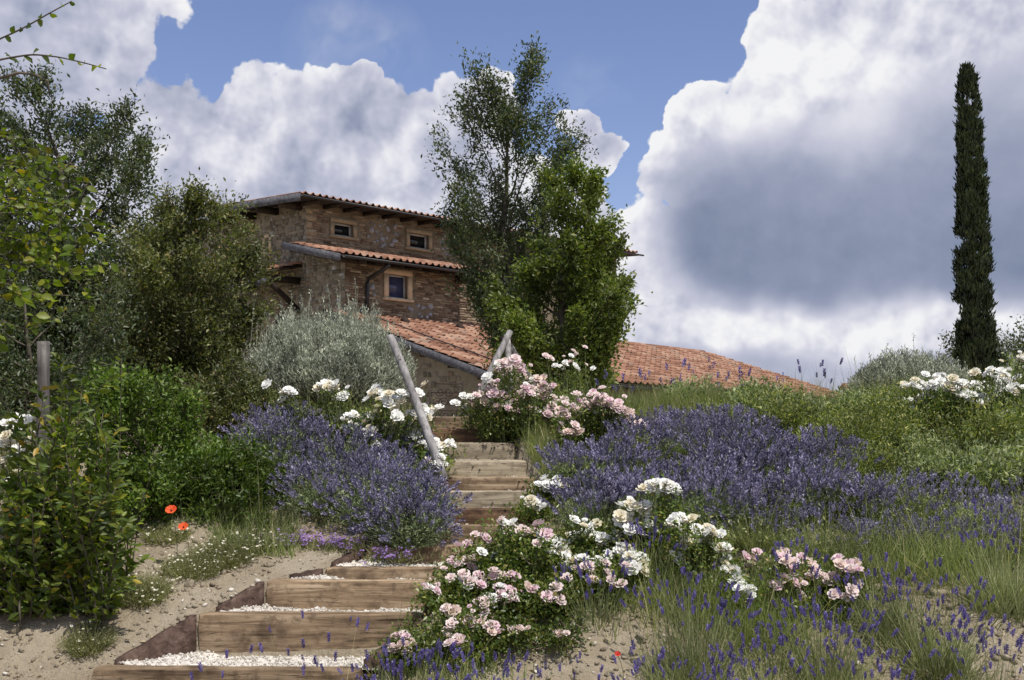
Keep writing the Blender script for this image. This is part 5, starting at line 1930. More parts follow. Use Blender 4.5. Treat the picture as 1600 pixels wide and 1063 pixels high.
# ------------------------------------------------------------------ roses
def bloom_tmpl(seed, petals=(5, 7, 7)):
    r = np.random.default_rng(seed)
    V, F = [], []
    n = 0
    for li, cnt in enumerate(petals):
        op = [0.35, 0.85, 1.25][li]
        R_ = [0.45, 0.75, 1.0][li]
        for k in range(cnt):
            a = 2 * math.pi * (k + 0.37 * li) / cnt + r.uniform(-.2, .2)
            c, s_ = math.cos(a), math.sin(a)
            o_ = np.array([c, s_, 0])
            t_ = np.array([-s_, c, 0])
            w = 0.62 * R_ * r.uniform(0.85, 1.15)
            hgt = [0.75, 0.6, 0.28][li] + r.uniform(-.06, .06)
            b0 = o_ * 0.08
            m_ = o_ * R_ * 0.55 * op / 1.0 + np.array([0, 0, hgt * 0.45])
            tp = o_ * R_ * min(op, 1.0) + np.array([0, 0, hgt])
            tp2 = tp + o_ * 0.12 - np.array([0, 0, 0.06])
            V += [b0, m_ - t_ * w * 0.6, m_ + t_ * w * 0.6, tp - t_ * w * 0.45, tp + t_ * w * 0.45, tp2]
            F += [(n, n + 1, n + 2), (n + 1, n + 3, n + 4), (n + 1, n + 4, n + 2), (n + 3, n + 5, n + 4)]
            n += 6
    return np.array(V) - [0, 0, 0.2], np.array(F)


BT = [bloom_tmpl(i) for i in range(4)]
BM = {}
for key in ("white_petal", "cream_petal", "pink_petal", "pale_pink_petal", "peach_petal", "magenta_petal"):
    BM[key] = [mesh_data("bloom", v, f, M[key]) for v, f in BT]
LEAF_SPRIG = None


def rose_bush(label, spots, d, mats, base_px, size=0.036, per=2, foliage=900, depth=0.25, lowgap=0.13, hs=0.98, seed=0, group="rose bushes in bloom", spread_px=10, low=None, dz=0.0, fill=1.0, yaw=0.0):
    bx, _, gz = at(base_px, d)
    root = thing("rose_bush", label, "rose bush", (bx, d, gz), group)
    rs = np.random.default_rng(seed)
    heads = []
    for (px, py) in spots:
        k = rs.integers(per, per + 3)
        dd = d + rs.uniform(-depth, depth) * 0.9
        while dd > 5.0:
            q0 = P(px, py, dd)
            if q0[2] > float(ground_z(q0[0], q0[1], raw=True)) + lowgap:
                break
            dd -= 0.04
        for j in range(k):
            p = P(px + rs.normal(0, spread_px) * (j > 0), py + rs.normal(0, spread_px * 0.6) * (j > 0), dd + rs.uniform(-0.05, 0.05))
            heads.append(p)
    heads = np.array(heads)[:300]
    floor = ground_z(heads[:, 0], heads[:, 1], raw=True)
    heads[:, 2] = np.maximum(heads[:, 2], floor + 0.05)
    for i, p in enumerate(heads):
        m_ = mats[rs.integers(0, len(mats))]
        s = size * hs * rs.choice([rs.uniform(0.35, 0.6), rs.uniform(0.75, 1.2), rs.uniform(0.8, 1.15)])
        p[1] -= 0.05
        face = Vector((rs.normal(0, 0.35) + 0.1, rs.normal(0, 0.3) - 0.45, 0.75)).normalized()
        q = face.to_track_quat("Z", "Y") @ Matrix.Rotation(rs.uniform(0, 6.28), 3, "Z").to_quaternion()
        m4 = Matrix.Translation(p) @ q.to_matrix().to_4x4() @ Matrix.Scale(s, 4)
        inst("bloom", BM[m_][rs.integers(0, 4)], m4, root)
    # canes from the ground to the flower heads
    gx = bx + (heads[:, 0] - bx) * 0.7
    gy = d + (heads[:, 1] - d) * 0.8 + 0.06
    A = np.stack([gx, gy, ground_z(gx, gy, raw=True) - 0.02], -1)
    mid = A * 0.4 + heads * 0.6 + RNG.normal(0, 0.03, heads.shape)
    cb_ = MB()
    cb_.add(*twigs_vf(A, mid, 0.005, 0.0035, 4))
    cb_.add(*twigs_vf(mid, heads, 0.0035, 0.0022, 4))
    cb_.obj("canes", M["stem"], root, kind="stuff")
    # foliage round and below the heads
    n = int(foliage * fill)
    hi = RNG.integers(0, len(heads), n)
    f = RNG.uniform(0.10, 0.97, n) ** 0.9
    cpt = A[hi] * (1 - f[:, None]) + heads[hi] * f[:, None] + RNG.normal(0, 1, (n, 3)) * [0.055, 0.07, 0.03] + [0, 0.05, -0.03]
    cpt[:, 2] = np.maximum(cpt[:, 2], ground_z(cpt[:, 0], cpt[:, 1], raw=True) + 0.02)
    per_l = 9
    ci = np.repeat(np.arange(n), per_l)
    pos = cpt[ci] + RNG.normal(0, 0.026, (len(ci), 3))
    ld = unit(randdir(len(ci)) + [0, -0.15, 0.35])
    s = RNG.uniform(0.016, 0.034, len(ci))
    V, F = scatter(LEAF_V, LEAF_F, pos, frames(ld, unit(randdir(len(ci)) * .8 + [0, 0, .8])), np.stack([s * 0.6, s, s], -1))
    mk("foliage", V, F, M["rose_leaf"], root)
    return root


W_, Cc, PK, PP, PE, MG = "white_petal", "cream_petal", "pink_petal", "pale_pink_petal", "peach_petal", "magenta_petal"
rose_bush("white rose bush in full bloom at the left foot of the leaning pole",
          [(454, 616), (446, 612), (509, 601), (529, 604), (534, 619), (588, 614), (603, 620), (594, 608), (612, 635), (553, 649), (585, 647), (625, 652), (549, 664),
           (547, 674), (577, 677), (612, 691), (609, 674), (648, 614), (654, 641), (665, 647), (642, 680), (662, 692), (692, 695), (591, 695), (690, 713), (684, 725), (618, 622)],
          8.85, [W_, W_, W_, Cc], 580, size=0.042, per=5, foliage=1300, seed=1, depth=0.28)
rose_bush("pink rose bush right of the top step, in front of the crossed stakes",
          [(784, 570), (769, 595), (795, 585), (815, 575), (839, 596), (846, 605), (745, 618), (732, 632), (763, 611), (782, 616), (792, 622), (779, 635), (810, 603),
           (815, 616), (834, 622), (847, 619), (810, 643), (852, 648), (847, 637), (867, 627), (870, 640), (800, 630), (825, 605)],
          9.45, [PK, PP, PE, PP, W_], 812, size=0.042, per=7, foliage=1900, seed=2, depth=0.3)
rose_bush("pink rose bush below the green oak on the crest",
          [(885, 642), (901, 640), (922, 619), (929, 629), (945, 629), (958, 632), (912, 635), (935, 639), (932, 652), (945, 658), (958, 647), (974, 647), (977, 658),
           (994, 661), (898, 668), (893, 674), (940, 620)],
          9.1, [PK, PP, PE, PP], 925, size=0.040, per=8, foliage=1300, seed=3, depth=0.25)
rose_bush("thin rose with a few pale blooms climbing into the green oak", [(883, 570), (899, 554), (916, 570), (860, 560), (890, 566)], 11.0, [PP, W_], 895, size=0.036, per=2, foliage=160, seed=4)
rose_bush("white rose bush beside the right end of the upper steps",
          [(828, 782), (845, 787), (854, 753), (872, 750), (890, 748), (854, 763), (880, 758)], 8.25, [W_, W_, Cc], 858, size=0.043, per=2, foliage=420, seed=5, depth=0.15)
rose_bush("white rose bush in the middle between the pink roses and the tall white ones",
          [(872, 843), (881, 855), (892, 835), (912, 820), (923, 828), (834, 870), (899, 871), (935, 875), (860, 860), (946, 842), (957, 833), (970, 840)], 7.3, [W_, W_, Cc], 900, size=0.040, per=3,
          foliage=1200, seed=6, depth=0.2)
rose_bush("tall white rose bush left of the leaning spray of white blooms",
          [(988, 790), (984, 808), (1006, 795), (1010, 808), (991, 828), (971, 860), (984, 875), (993, 889), (1002, 880), (1020, 759), (1044, 764), (1000, 815), (1036, 762)],
          7.1, [W_, W_, W_, Cc], 1005, size=0.044, per=6, foliage=700, seed=7, depth=0.16)
rose_bush("white rose bush whose rightmost spray droops down towards the sand",
          [(1051, 817), (1058, 877), (1071, 813), (1086, 828), (1071, 842), (1106, 831), (1107, 842), (1124, 853), (1126, 871), (1136, 886), (1147, 898), (1160, 911),
           (1120, 862), (1165, 922), (1113, 836), (1130, 878), (1142, 892), (1153, 905), (1085, 850)],
          6.8, [W_, W_, W_, Cc], 1090, size=0.037, per=4, foliage=1000, seed=8, depth=0.14, spread_px=8)
rose_bush("large pale pink rose bush spilling over the right end of the lower steps",
          [(787, 815), (799, 822), (814, 830), (820, 835), (854, 833), (759, 838), (728, 852), (707, 874), (738, 872), (776, 868), (725, 904), (743, 902), (769, 900),
           (752, 911), (798, 895), (781, 915), (792, 922), (799, 931), (778, 935), (750, 937), (672, 916), (843, 830), (843, 829)],
          6.9, [PP, PP, PK, W_], 765, size=0.036, per=3, foliage=2000, seed=9, depth=0.22)
rose_bush("pale pink rose bush lowest by the bottom edge of the steps",
          [(707, 954), (759, 954), (745, 969), (701, 984), (723, 991), (716, 1002), (627, 991), (618, 1007), (636, 1007), (781, 985), (770, 978), (735, 960)],
          6.35, [PP, PK, PE], 725, size=0.034, per=3, foliage=1100, seed=10, depth=0.18)
rose_bush("pale pink rose bush in front of the middle white roses",
          [(861, 926), (855, 930), (875, 931), (886, 900), (897, 886), (915, 882), (825, 915), (928, 904), (957, 911), (950, 886), (814, 978), (874, 987), (905, 893)],
          6.75, [PP, PK, PE, PP], 880, size=0.035, per=3, foliage=1400, seed=11, depth=0.2)
rose_bush("fading pink rose bush above the bare sand at the right",
          [(1175, 872), (1225, 867), (1234, 875), (1258, 878), (1281, 897), (1287, 903), (1266, 897), (1222, 909), (1247, 922), (1234, 903), (1312, 884), (1325, 887),
           (1330, 903), (1308, 928), (1225, 875), (1315, 893)],
          6.6, [PP, PP, PE, PK], 1262, size=0.037, per=4, foliage=750, seed=12, depth=0.16)
rose_bush("white rose bush on the crest below the cypress",
          [(1464, 589), (1419, 605), (1437, 601), (1412, 628), (1431, 626), (1445, 622), (1456, 608), (1476, 599), (1493, 599), (1485, 613), (1526, 599), (1518, 611),
           (1538, 582), (1559, 580), (1567, 593), (1542, 611), (1559, 611), (1575, 609), (1509, 620), (1524, 634), (1546, 634), (1555, 642), (1534, 650), (1553, 661),
           (1571, 655), (1581, 636), (1588, 562), (1596, 564), (1550, 625)],
          9.3, [W_, W_, W_, Cc], 1510, size=0.040, per=6, foliage=1500, seed=13, depth=0.3)
rose_bush("white rose bush half hidden behind the yellow-leaved shrub at the left edge",
          [(15, 660), (30, 668), (45, 655), (60, 680), (8, 690), (75, 705), (85, 715), (10, 720), (35, 700), (95, 740), (20, 745), (50, 725), (5, 765), (70, 690)],
          7.6, [W_, W_, Cc], 45, size=0.045, per=3, foliage=300, seed=14, depth=0.15, spread_px=14)


# ------------------------------------------------------------------ big-leaved plants at the left
def leafy_branches(name, label, cat, base, polys, leaf_len, leaf_w, mat, spacing, side_twigs, seed, bark="bark", trunk=None, max_parts=300, twig_len=0.25, gravity=0.1, r0=0.006):
    rs = np.random.default_rng(seed)
    root = thing(name, label, cat, base)
    if trunk is not None:
        V, F = tube_vf(trunk[0], trunk[1], 9)
        mk("trunk", V, F, M[bark], root, smooth=True)
    wood = MB()
    LPos, LDir = [], []
    for poly, rr in polys:
        poly = np.array(poly, float)
        # resample smoothly
        t_ = np.linspace(0, len(poly) - 1, (len(poly) - 1) * 5 + 1)
        c = np.stack([np.interp(t_, np.arange(len(poly)), poly[:, k]) for k in range(3)], -1)
        for _ in range(2):
            c[1:-1] = (c[:-2] + 2 * c[1:-1] + c[2:]) / 4
        wood.add(*tube_vf(c, np.linspace(rr, rr * 0.3 + 0.0008, len(c)), 5))
        seg = [(c, side_twigs)]
        cum = np.concatenate([[0], np.cumsum(np.linalg.norm(np.diff(c, axis=0), axis=1))])
        runs = [(c, cum)]
        for k in range(int(cum[-1] * side_twigs)):
            s_ = rs.uniform(0.15, 1.0) * cum[-1]
            p = np.array([np.interp(s_, cum, c[:, j]) for j in range(3)])
            q = np.array([np.interp(min(s_ + 0.05, cum[-1]), cum, c[:, j]) for j in range(3)])
            dr = unit(q - p + 1e-6)
            dd = unit(dr * 0.8 + unit(rs.normal(size=3)) * 0.8 + np.array([0, 0, 0.15]))
            L_ = twig_len * rs.uniform(0.5, 1.3)
            e = p + dd * L_ - np.array([0, 0, gravity * L_])
            cc_ = curve(p, e, [0, 0, 0.08 * L_], 5)
            wood.add(*tube_vf(cc_, np.linspace(rr * 0.35 + .0008, 0.001, 5), 4, cap=False))
            runs.append((cc_, np.concatenate([[0], np.cumsum(np.linalg.norm(np.diff(cc_, axis=0), axis=1))])))
        for cc_, cu in runs:
            m_ = max(2, int(cu[-1] / spacing))
            for k in range(m_):
                s_ = cu[-1] * (k + rs.uniform(0.2, 1.0)) / m_
                p = np.array([np.interp(s_, cu, cc_[:, j]) for j in range(3)])
                q = np.array([np.interp(max(s_ - 0.02, 0), cu, cc_[:, j]) for j in range(3)])
                dr = unit(p - q + 1e-6)
                sd = unit(np.cross(dr, [0.1, 0.1, 1])) * (1 if k % 2 else -1)
                LPos.append(p)
                LDir.append(unit(dr * 0.45 + sd * 0.9 + rs.normal(0, 0.35, 3)))
    wood.obj("branches", M[bark], root)
    LPos, LDir = np.array(LPos), np.array(LDir)
    order = np.argsort(LPos[:, 1] + rs.uniform(0, 0.4, len(LPos)))
    LPos, LDir = LPos[order], LDir[order]
    n = len(LPos)
    nr = unit(rs.normal(size=(n, 3)) * 0.7 + [0, -0.9, 0.5])
    R = frames(LDir, nr)
    s = leaf_len * rs.uniform(0.6, 1.2, n)
    me = mesh_data("leaf", np.array(BIG_V) * [leaf_w / 0.88, 1, 1], np.array(BIG_F), M[mat])
    k = min(n, max_parts)
    for i in range(k):
        m3 = R[i] * s[i]
        m4 = Matrix([list(m3[0]) + [LPos[i][0]], list(m3[1]) + [LPos[i][1]], list(m3[2]) + [LPos[i][2]], [0, 0, 0, 1]])
        inst("leaf", me, m4, root)
    if n > k:
        V, F = scatter(np.array(BIG_V) * [leaf_w / 0.88, 1, 1], BIG_F, LPos[k:], R[k:], s[k:])
        mk("leaves", V, F, M[mat], root, kind="stuff")
    return root


def hang(*pts):
    return [P(*p) for p in pts]


# elm whose trunk stands just outside the frame; only its branches reach in
ex, ey = -3.6, 6.2
eg = float(ground_z(ex, ey))
trunk = (np.array([(ex, ey, eg - 0.05), (ex + .03, ey, -0.4), (ex - .02, ey + .05, 0.6), (ex + .05, ey, 1.5), (ex, ey, 2.6)]), [0.09, 0.08, 0.07, 0.055, 0.03])
tt = lambda z: (ex, ey, z)
E = []
E.append(([tt(1.9), P(-120, 90, 5.6), P(-20, 70, 5.4), P(35, 45, 5.4), P(75, 22, 5.4), P(112, 2, 5.4)], 0.006))
E.append(([tt(1.7), P(-100, 120, 5.6), P(0, 93, 5.4), P(50, 85, 5.4), P(90, 89, 5.4), P(130, 98, 5.4), P(166, 108, 5.4)], 0.006))
E.append(([tt(1.6), P(-90, 150, 5.5), P(0, 122, 5.4), P(30, 114, 5.4), P(55, 117, 5.4), P(75, 127, 5.4), P(77, 150, 5.4)], 0.008))
elm_top = leafy_branches("elm_tree", "light green tree at the left whose thin leafy twigs arch across the sky", "tree", (ex, ey, eg), E[:2], 0.052, 0.62, "elm_leaf", 0.042, 0.0, 5,
                         trunk=trunk, bark="bark")
V, F = tube_vf(np.array(E[2][0]), np.linspace(0.010, 0.003, 7), 5)
mk("bare_branch", V, F, M["bark"], elm_top)
tw = MB()
for (a, b) in (((8, 120), (4, 108)), ((8, 120), (20, 124)), ((43, 114), (42, 108)), ((28, 115), (20, 106))):
    tw.add(*twigs_vf([P(*a, 5.4)], [P(*b, 5.4)], 0.004, 0.001, 4))
tw.obj("bare_twigs", M["bark"], elm_top, kind="stuff")
polys = []
rs = np.random.default_rng(4)
for (y0, x1, y1, dd) in [(250, 60, 262, 6.2), (285, 130, 285, 6.4), (310, 145, 330, 6.2), (335, 90, 345, 6.0), (300, 60, 300, 5.9), (360, 60, 380, 6.1), (405, 150, 398, 6.3),
                         (415, 140, 425, 6.1), (440, 50, 455, 6.0), (475, 110, 462, 6.2), (270, 100, 262, 6.6), (320, 150, 345, 6.5), (210, 25, 222, 6.0), (500, 60, 520, 6.0), (380, 90, 395, 6.3)]:
    z_ = (HY - y0 - 25) / F_PX * 6.2
    polys.append(([tt(z_), P(-60, y0, dd), P((x1 - 60) * 0.5, (y0 + y1) / 2 - 8, dd), P(x1, y1, dd)], 0.006))
leafy_branches("elm_sapling", "yellow-green elm boughs hanging in tiers in front of the dark oak at the left edge", "tree", (ex + .3, ey + .1, eg), polys, 0.062, 0.62, "elm_leaf",
               0.026, 12.0, 6, trunk=(np.array([(ex + .3, ey + .1, eg - .05), (ex + .25, ey, 0.0), (ex + .1, ey, 1.0), (ex + .05, ey, 1.6)]), [0.06, 0.05, 0.04, 0.02]), twig_len=0.2)

polys = []
bx, by, bz = at(95, 6.45)
for i in range(60):
    px = rs.uniform(5, 205)
    py = 520 + 260 * abs((px - 105) / 110) ** 1.4 + rs.uniform(0, 200)
    dd = 6.45 + rs.uniform(-0.35, 0.3)
    b0 = np.array([bx + rs.uniform(-.32, .32), by + rs.uniform(-.2, .2), bz])
    tp = P(px, py, dd)
    polys.append(([b0, b0 * 0.55 + tp * 0.45 + rs.normal(0, 0.03, 3), tp], 0.007))
leafy_branches("yellow_leaved_shrub", "upright shrub with glossy green and some yellow leaves in front of the wooden post", "shrub", (bx, by, bz), polys, 0.074, 0.36, "laurel_leaf", 0.018, 4.0, 7,
               twig_len=0.16, gravity=0.0)
polys = []
bx, by, bz = at(20, 6.5)
for i in range(42):
    px = rs.uniform(-90, 120)
    py = 780 + rs.uniform(0, 130)
    tp = P(px, py, 6.5 + rs.uniform(-.25, .2))
    b0 = np.array([bx + rs.uniform(-.3, .3), by + rs.uniform(-.15, .15), bz])
    polys.append(([b0, (b0 + tp) / 2 + rs.normal(0, 0.03, 3), tp], 0.006))
leafy_branches("low_laurel_shrub", "low glossy-leaved shrub over the sand in the lower left corner", "shrub", (bx, by, bz), polys, 0.068, 0.38, "laurel_leaf", 0.02, 4.5, 8, twig_len=0.15, gravity=0.0)
# slender sprig with a few yellow leaves right of the shrub
polys = []
b0 = np.array(at(205, 6.9))
for (x1, y1) in ((190, 560), (245, 700), (225, 770)):
    polys.append(([b0, b0 * .5 + P(x1 - 25, (y1 + 850) / 2, 6.8) * .5, P(x1, y1, 6.7)], 0.004))
leafy_branches("slender_sapling", "thin arching sapling with a few yellow and orange leaves before the dark bush", "sapling", tuple(b0), polys, 0.05, 0.4, "laurel_leaf", 0.07, 1.5, 9, twig_len=0.12)


# ------------------------------------------------------------------ poles, posts, edging, gate
def pole(root_name, label, cat, a, b, r0, r1, parent=None, mat="grey_wood", name=None):
    a, b = np.array(a, float), np.array(b, float)
    n = 9
    c = curve(a, b, RNG.normal(0, 0.006, 3), n)
    V, F = tube_vf(c, np.linspace(r0, r1, n), 10)
    V = V + (np.stack([vnoise(V, 14, 3 + k, 2) for k in range(3)], -1) - 0.5) * r0 * 0.35
    if parent is not None:
        return mk(name or root_name, V, F, M[mat], parent, smooth=True)
    o = mk(root_name, V, F, M[mat], None, label=label, cat=cat, smooth=True, loc=a)
    return o


pa = P(690, 724, 8.35)
pole("leaning_pole", "grey weathered wooden pole leaning left beside the upper steps", "pole", pa - [-.02, 0, 0.12], P(610, 526, 8.75), 0.032, 0.029)
st = thing("tree_stakes", "three grey wooden stakes tied together supporting the tall oak", "stakes", (P(790, 660, 11.9)[0], 11.9, 0.05))
tp = P(790, 526, 11.9)
for (px, dd, top) in ((728, 11.4, (797, 518)), (803, 11.5, (792, 524)), (872, 12.2, (787, 526))):
    g = P(px, 660, dd)
    g[2] = float(ground_z(g[0], g[1])) - 0.05
    e = P(*top, 11.9 + (dd - 11.9) * 0.1)
    pole("stake", None, None, g, e, 0.036, 0.032, parent=st, name="stake")
V, F = tube_vf([tp + [0.07 * math.cos(a), 0.07 * math.sin(a), -0.05 + 0.004 * a] for a in np.linspace(0, 12.5, 28)], 0.008, 4)
mk("tie", V, F, M["dark_beam"], st)
pb = P(66, 700, 7.3)
pb[2] = float(ground_z(pb[0], pb[1])) - 0.05
pole("wooden_post", "upright grey wooden post among the shrubs at the left", "post", pb, P(68, 534, 7.3), 0.040, 0.037, mat="post_wood")
pb = P(128, 930, 6.75)
pole("wooden_stub", "short leaning wooden stub in the sand at the foot of the left shrubs", "post", [pb[0], pb[1], float(ground_z(pb[0], pb[1])) - 0.03], P(136, 884, 6.75), 0.018, 0.016)

# timber edging at the right
e0, e1 = P(1362, 912, 6.75), P(1545, 930, 6.62)
ln = float(np.linalg.norm((e1 - e0)[:2]))
V, F = rough_box(ln, 0.09, 0.10, 0.004, 77)
a_ = math.atan2(e1[1] - e0[1], e1[0] - e0[0])
ca, sa = math.cos(a_), math.sin(a_)
V = V @ np.array([[ca, sa, 0], [-sa, ca, 0], [0, 0, 1]])
V[:, 2] += (V[:, 0] / ln) * (e1[2] - e0[2])
mk("timber_edging", V + e0, F, M["sleeper_grey"], label="weathered grey timber edging on the sand at the right", cat="edging", smooth=True, loc=e0)

# wrought iron bed-head gate by the gable wall
gd = 22.5
gp = P(700, 660, gd)
gt = thing("iron_gate", "low rusty wrought iron gate with scrolls by the wing's wall above the steps", "gate", (gp[0], gd, float(ground_z(gp[0], gd))))
zt, zb = (HY - 600) / F_PX * gd, -0.3
x0, x1 = P(672, 0, gd)[0], P(724, 0, gd)[0]
for (x, z1) in ((x1, zt + 0.06), (x0 - .0, zt - 0.12)):
    V, F = tube_vf([(x, gd, zb), (x, gd, z1)], 0.02, 6)
    mk("gate_post", V, F, M["iron"], gt)
for z in (zt, zt - 0.17, zt - 0.52):
    V, F = tube_vf([(x0 + (0.12 if z == zt else 0), gd, z - (0 if z == zt else 0.0)), (x1, gd, z)], 0.012, 5)
    mk("gate_rail", V, F, M["iron"], gt)


def scroll(cx, cz, r, turns, sgn, ph):
    t_ = np.linspace(0, turns * 2 * np.pi, 26)
    rr = r * (1 - 0.8 * t_ / t_[-1])
    return [(cx + sgn * rr_ * math.cos(a + ph), gd - 0.005, cz + rr_ * math.sin(a + ph)) for a, rr_ in zip(t_, rr)]


w_ = x1 - x0
for (fx, fz, r, s, ph) in ((0.2, 0.36, 0.10, 1, 0), (0.42, 0.36, 0.10, -1, 0), (0.8, 0.36, 0.1, 1, 1.5), (0.62, 0.36, .08, -1, 1.5), (0.3, 0.16, 0.09, 1, 3.1), (0.56, 0.16, 0.09, -1, 3.1), (0.8, 0.1, 0.07, 1, 0.4),
                           (0.15, 0.6, 0.09, -1, 2), (0.45, 0.62, 0.1, 1, 2), (0.75, 0.62, 0.1, -1, 2.2)):
    V, F = tube_vf(scroll(x0 + w_ * fx, zt - fz, r, 1.4, s, ph), 0.011, 5)
    mk("scroll", V, F, M["iron"], gt)

# ------------------------------------------------------------------ small flowers near the steps
DV, DF = [(0, 0, 0.05)], []
for k in range(8):
    a = 2 * math.pi * k / 8
    DV += [(math.cos(a - 0.3), math.sin(a - 0.3), 0), (math.cos(a + 0.3), math.sin(a + 0.3), 0)]
    DF.append((0, 2 * k + 1, 2 * k + 2))
DV, DF = np.array(DV), np.array(DF)


def daisy_clump(px, d, r, h, nb, nf, label):
    r, nb, nf = r * 1.3, int(nb * 1.6), int(nf * 1.5)
    loc = np.array(at(px, d))
    root = thing("daisy_clump", label, "daisies", loc, "daisy clumps on the sand left of the steps")
    th = RNG.uniform(0, 2 * np.pi, nb)
    rr = RNG.uniform(0, 1, nb) ** 0.5
    base = np.stack([loc[0] + r * 0.6 * rr * np.cos(th), loc[1] + r * 0.6 * rr * np.sin(th), np.zeros(nb)], -1)
    base[:, 2] = ground_z(base[:, 0], base[:, 1], raw=True) - 0.005
    dirs = np.stack([0.8 * rr * np.cos(th), 0.8 * rr * np.sin(th), np.ones(nb)], -1) + RNG.normal(0, 0.3, (nb, 3))
    V, F, tips, td = blades_vf(base, dirs, h * RNG.uniform(0.4, 1.1, nb), RNG.uniform(0.003, 0.006, nb), RNG.uniform(0, 0.3, nb))
    mb = MB().add(V, F)
    ci = RNG.integers(0, nb, nb * 3)
    f = RNG.uniform(0.2, 1, len(ci))
    p0 = base[ci] * (1 - f[:, None]) + tips[ci] * f[:, None] + RNG.normal(0, .006, (len(ci), 3))
    s = RNG.uniform(0.008, 0.018, len(ci))
    mb.add(*scatter(LEAF_V, LEAF_F, p0, frames(randdir(len(ci))), np.stack([s * .4, s, s], -1)))
    mb.obj("foliage", M["daisy_leaf"], root)
    ii = RNG.choice(nb, nf, replace=False)
    p0 = tips[ii] + [0, 0, 0.008]
    nn = unit(np.stack([RNG.normal(0, .4, nf), RNG.normal(-.4, .3, nf), np.ones(nf)], -1))
    x = unit(np.cross(nn, randdir(nf)))
    R = np.stack([x, np.cross(nn, x), nn], -1)
    V, F = scatter(DV, DF, p0, R, RNG.uniform(0.005, 0.010, nf))
    mk("flowers", V, F, M["daisy_white"], root, kind="stuff")


daisy_clump(140, 6.25, 0.12, 0.13, 420, 14, "small round daisy tuft alone on the sand, lower left")
daisy_clump(222, 6.65, 0.16, 0.13, 600, 34, "daisy clump between the lone tuft and the step boards")
daisy_clump(300, 6.95, 0.18, 0.13, 600, 46, "daisy clump against the left board of the steps")
daisy_clump(350, 7.15, 0.20, 0.15, 700, 60, "widest daisy clump beside the second and third sleepers")
daisy_clump(395, 7.35, 0.15, 0.14, 500, 40, "daisy clump behind the others, nearest the purple verbena")
daisy_clump(260, 7.5, 0.16, 0.1, 400, 20, "low daisy patch on the sand below the dark bush")
daisy_clump(118, 6.7, 0.07, 0.10, 120, 4, "tiny weed tuft beside the wooden stub")

# verbena carpets
for (px, d, r, nb, nf, lb) in [(440, 7.45, 0.22, 700, 60, "low purple verbena patch at the left end of the fourth sleeper"), (525, 7.4, 0.22, 700, 50, "low purple verbena patch on the gravel terrace under the catmint"),
                               (610, 7.2, 0.16, 400, 30, "small purple verbena patch behind the highest lower sleeper")]:
    loc = np.array(at(px, d))
    root = thing("verbena_patch", lb, "verbena", loc, "purple verbena patches above the lower steps")
    base = np.stack([loc[0] + RNG.normal(0, r * .5, nb), loc[1] + RNG.normal(0, r * 0.25, nb), np.zeros(nb)], -1)
    base[:, 2] = ground_z(base[:, 0], base[:, 1], raw=True) + 0.0
    V, F, tips, _ = blades_vf(base, RNG.normal(0, .5, (nb, 3)) + [0, 0, 1], RNG.uniform(0.02, 0.07, nb), RNG.uniform(0.004, 0.008, nb), RNG.uniform(0, .3, nb))
    mk("foliage", V, F, M["daisy_leaf"], root)
    ii = RNG.integers(0, nb, nf * 8)
    p0 = tips[ii[:nf].repeat(8)] + RNG.normal(0, 0.010, (nf * 8, 3)) + [0, 0, .012]
    V, F = scatter(DV, DF, p0, frames(RNG.normal(0, .4, (nf * 8, 3)) + [0, 1, 0], RNG.normal(0, .3, (nf * 8, 3)) + [0, -.4, 1]), np.full(nf * 8, 0.007))
    mk("flowers", V, F, M["verbena"], root, kind="stuff")


def poppy(px, py, d, s, mat, label):
    c = P(px, py, d)
    gz = float(ground_z(c[0], d, raw=True))
    root = thing("poppy", label, "poppy", (c[0], d, gz))
    V, F = tube_vf(curve((c[0] + .02, d + 0.02, gz), c, (0.02, 0, 0), 6), 0.0018, 4)
    mk("stem", V, F, M["stem"], root)
    for k in range(4):
        a = math.pi / 2 * k + 0.4
        n_ = 7
        Vp = [(0, 0, 0)]
        for rr, zz_ in ((0.55, 0.30), (1.0, 0.55)):
            for j in range(n_):
                t_ = a + (j / (n_ - 1) - 0.5) * 1.9
                Vp.append((rr * math.cos(t_), rr * math.sin(t_), zz_ + 0.07 * math.sin(j * 2.3 + k)))
        Fp = [(0, 1 + j, 2 + j) for j in range(n_ - 1)]
        for j in range(n_ - 1):
            Fp += [(1 + j, 1 + n_ + j, 2 + n_ + j), (1 + j, 2 + n_ + j, 2 + j)]
        Vp = np.array(Vp) * s
        tl = 0.75
        Vp = np.stack([Vp[:, 0], Vp[:, 1] * math.cos(tl) - Vp[:, 2] * math.sin(tl), Vp[:, 1] * math.sin(tl) + Vp[:, 2] * math.cos(tl)], -1)
        mk("petal", Vp + c, np.array(Fp), M[mat], root, smooth=True)
    V, F = tube_vf([c + [0, -.003, 0.0], c + [0, -0.35 * s, 0.35 * s]], [s * 0.16, s * 0.12], 7)
    mk("seed_head", V, F, M["iron"], root)


poppy(268, 799, 7.0, 0.034, "poppy_petal", "upper left of the two orange poppies before the dark bush")
poppy(287, 825, 7.0, 0.030, "poppy_petal", "lower right of the two orange poppies before the dark bush")
poppy(965, 1023, 5.9, 0.016, "poppy_red", "tiny red poppy on the sand at the bottom edge")

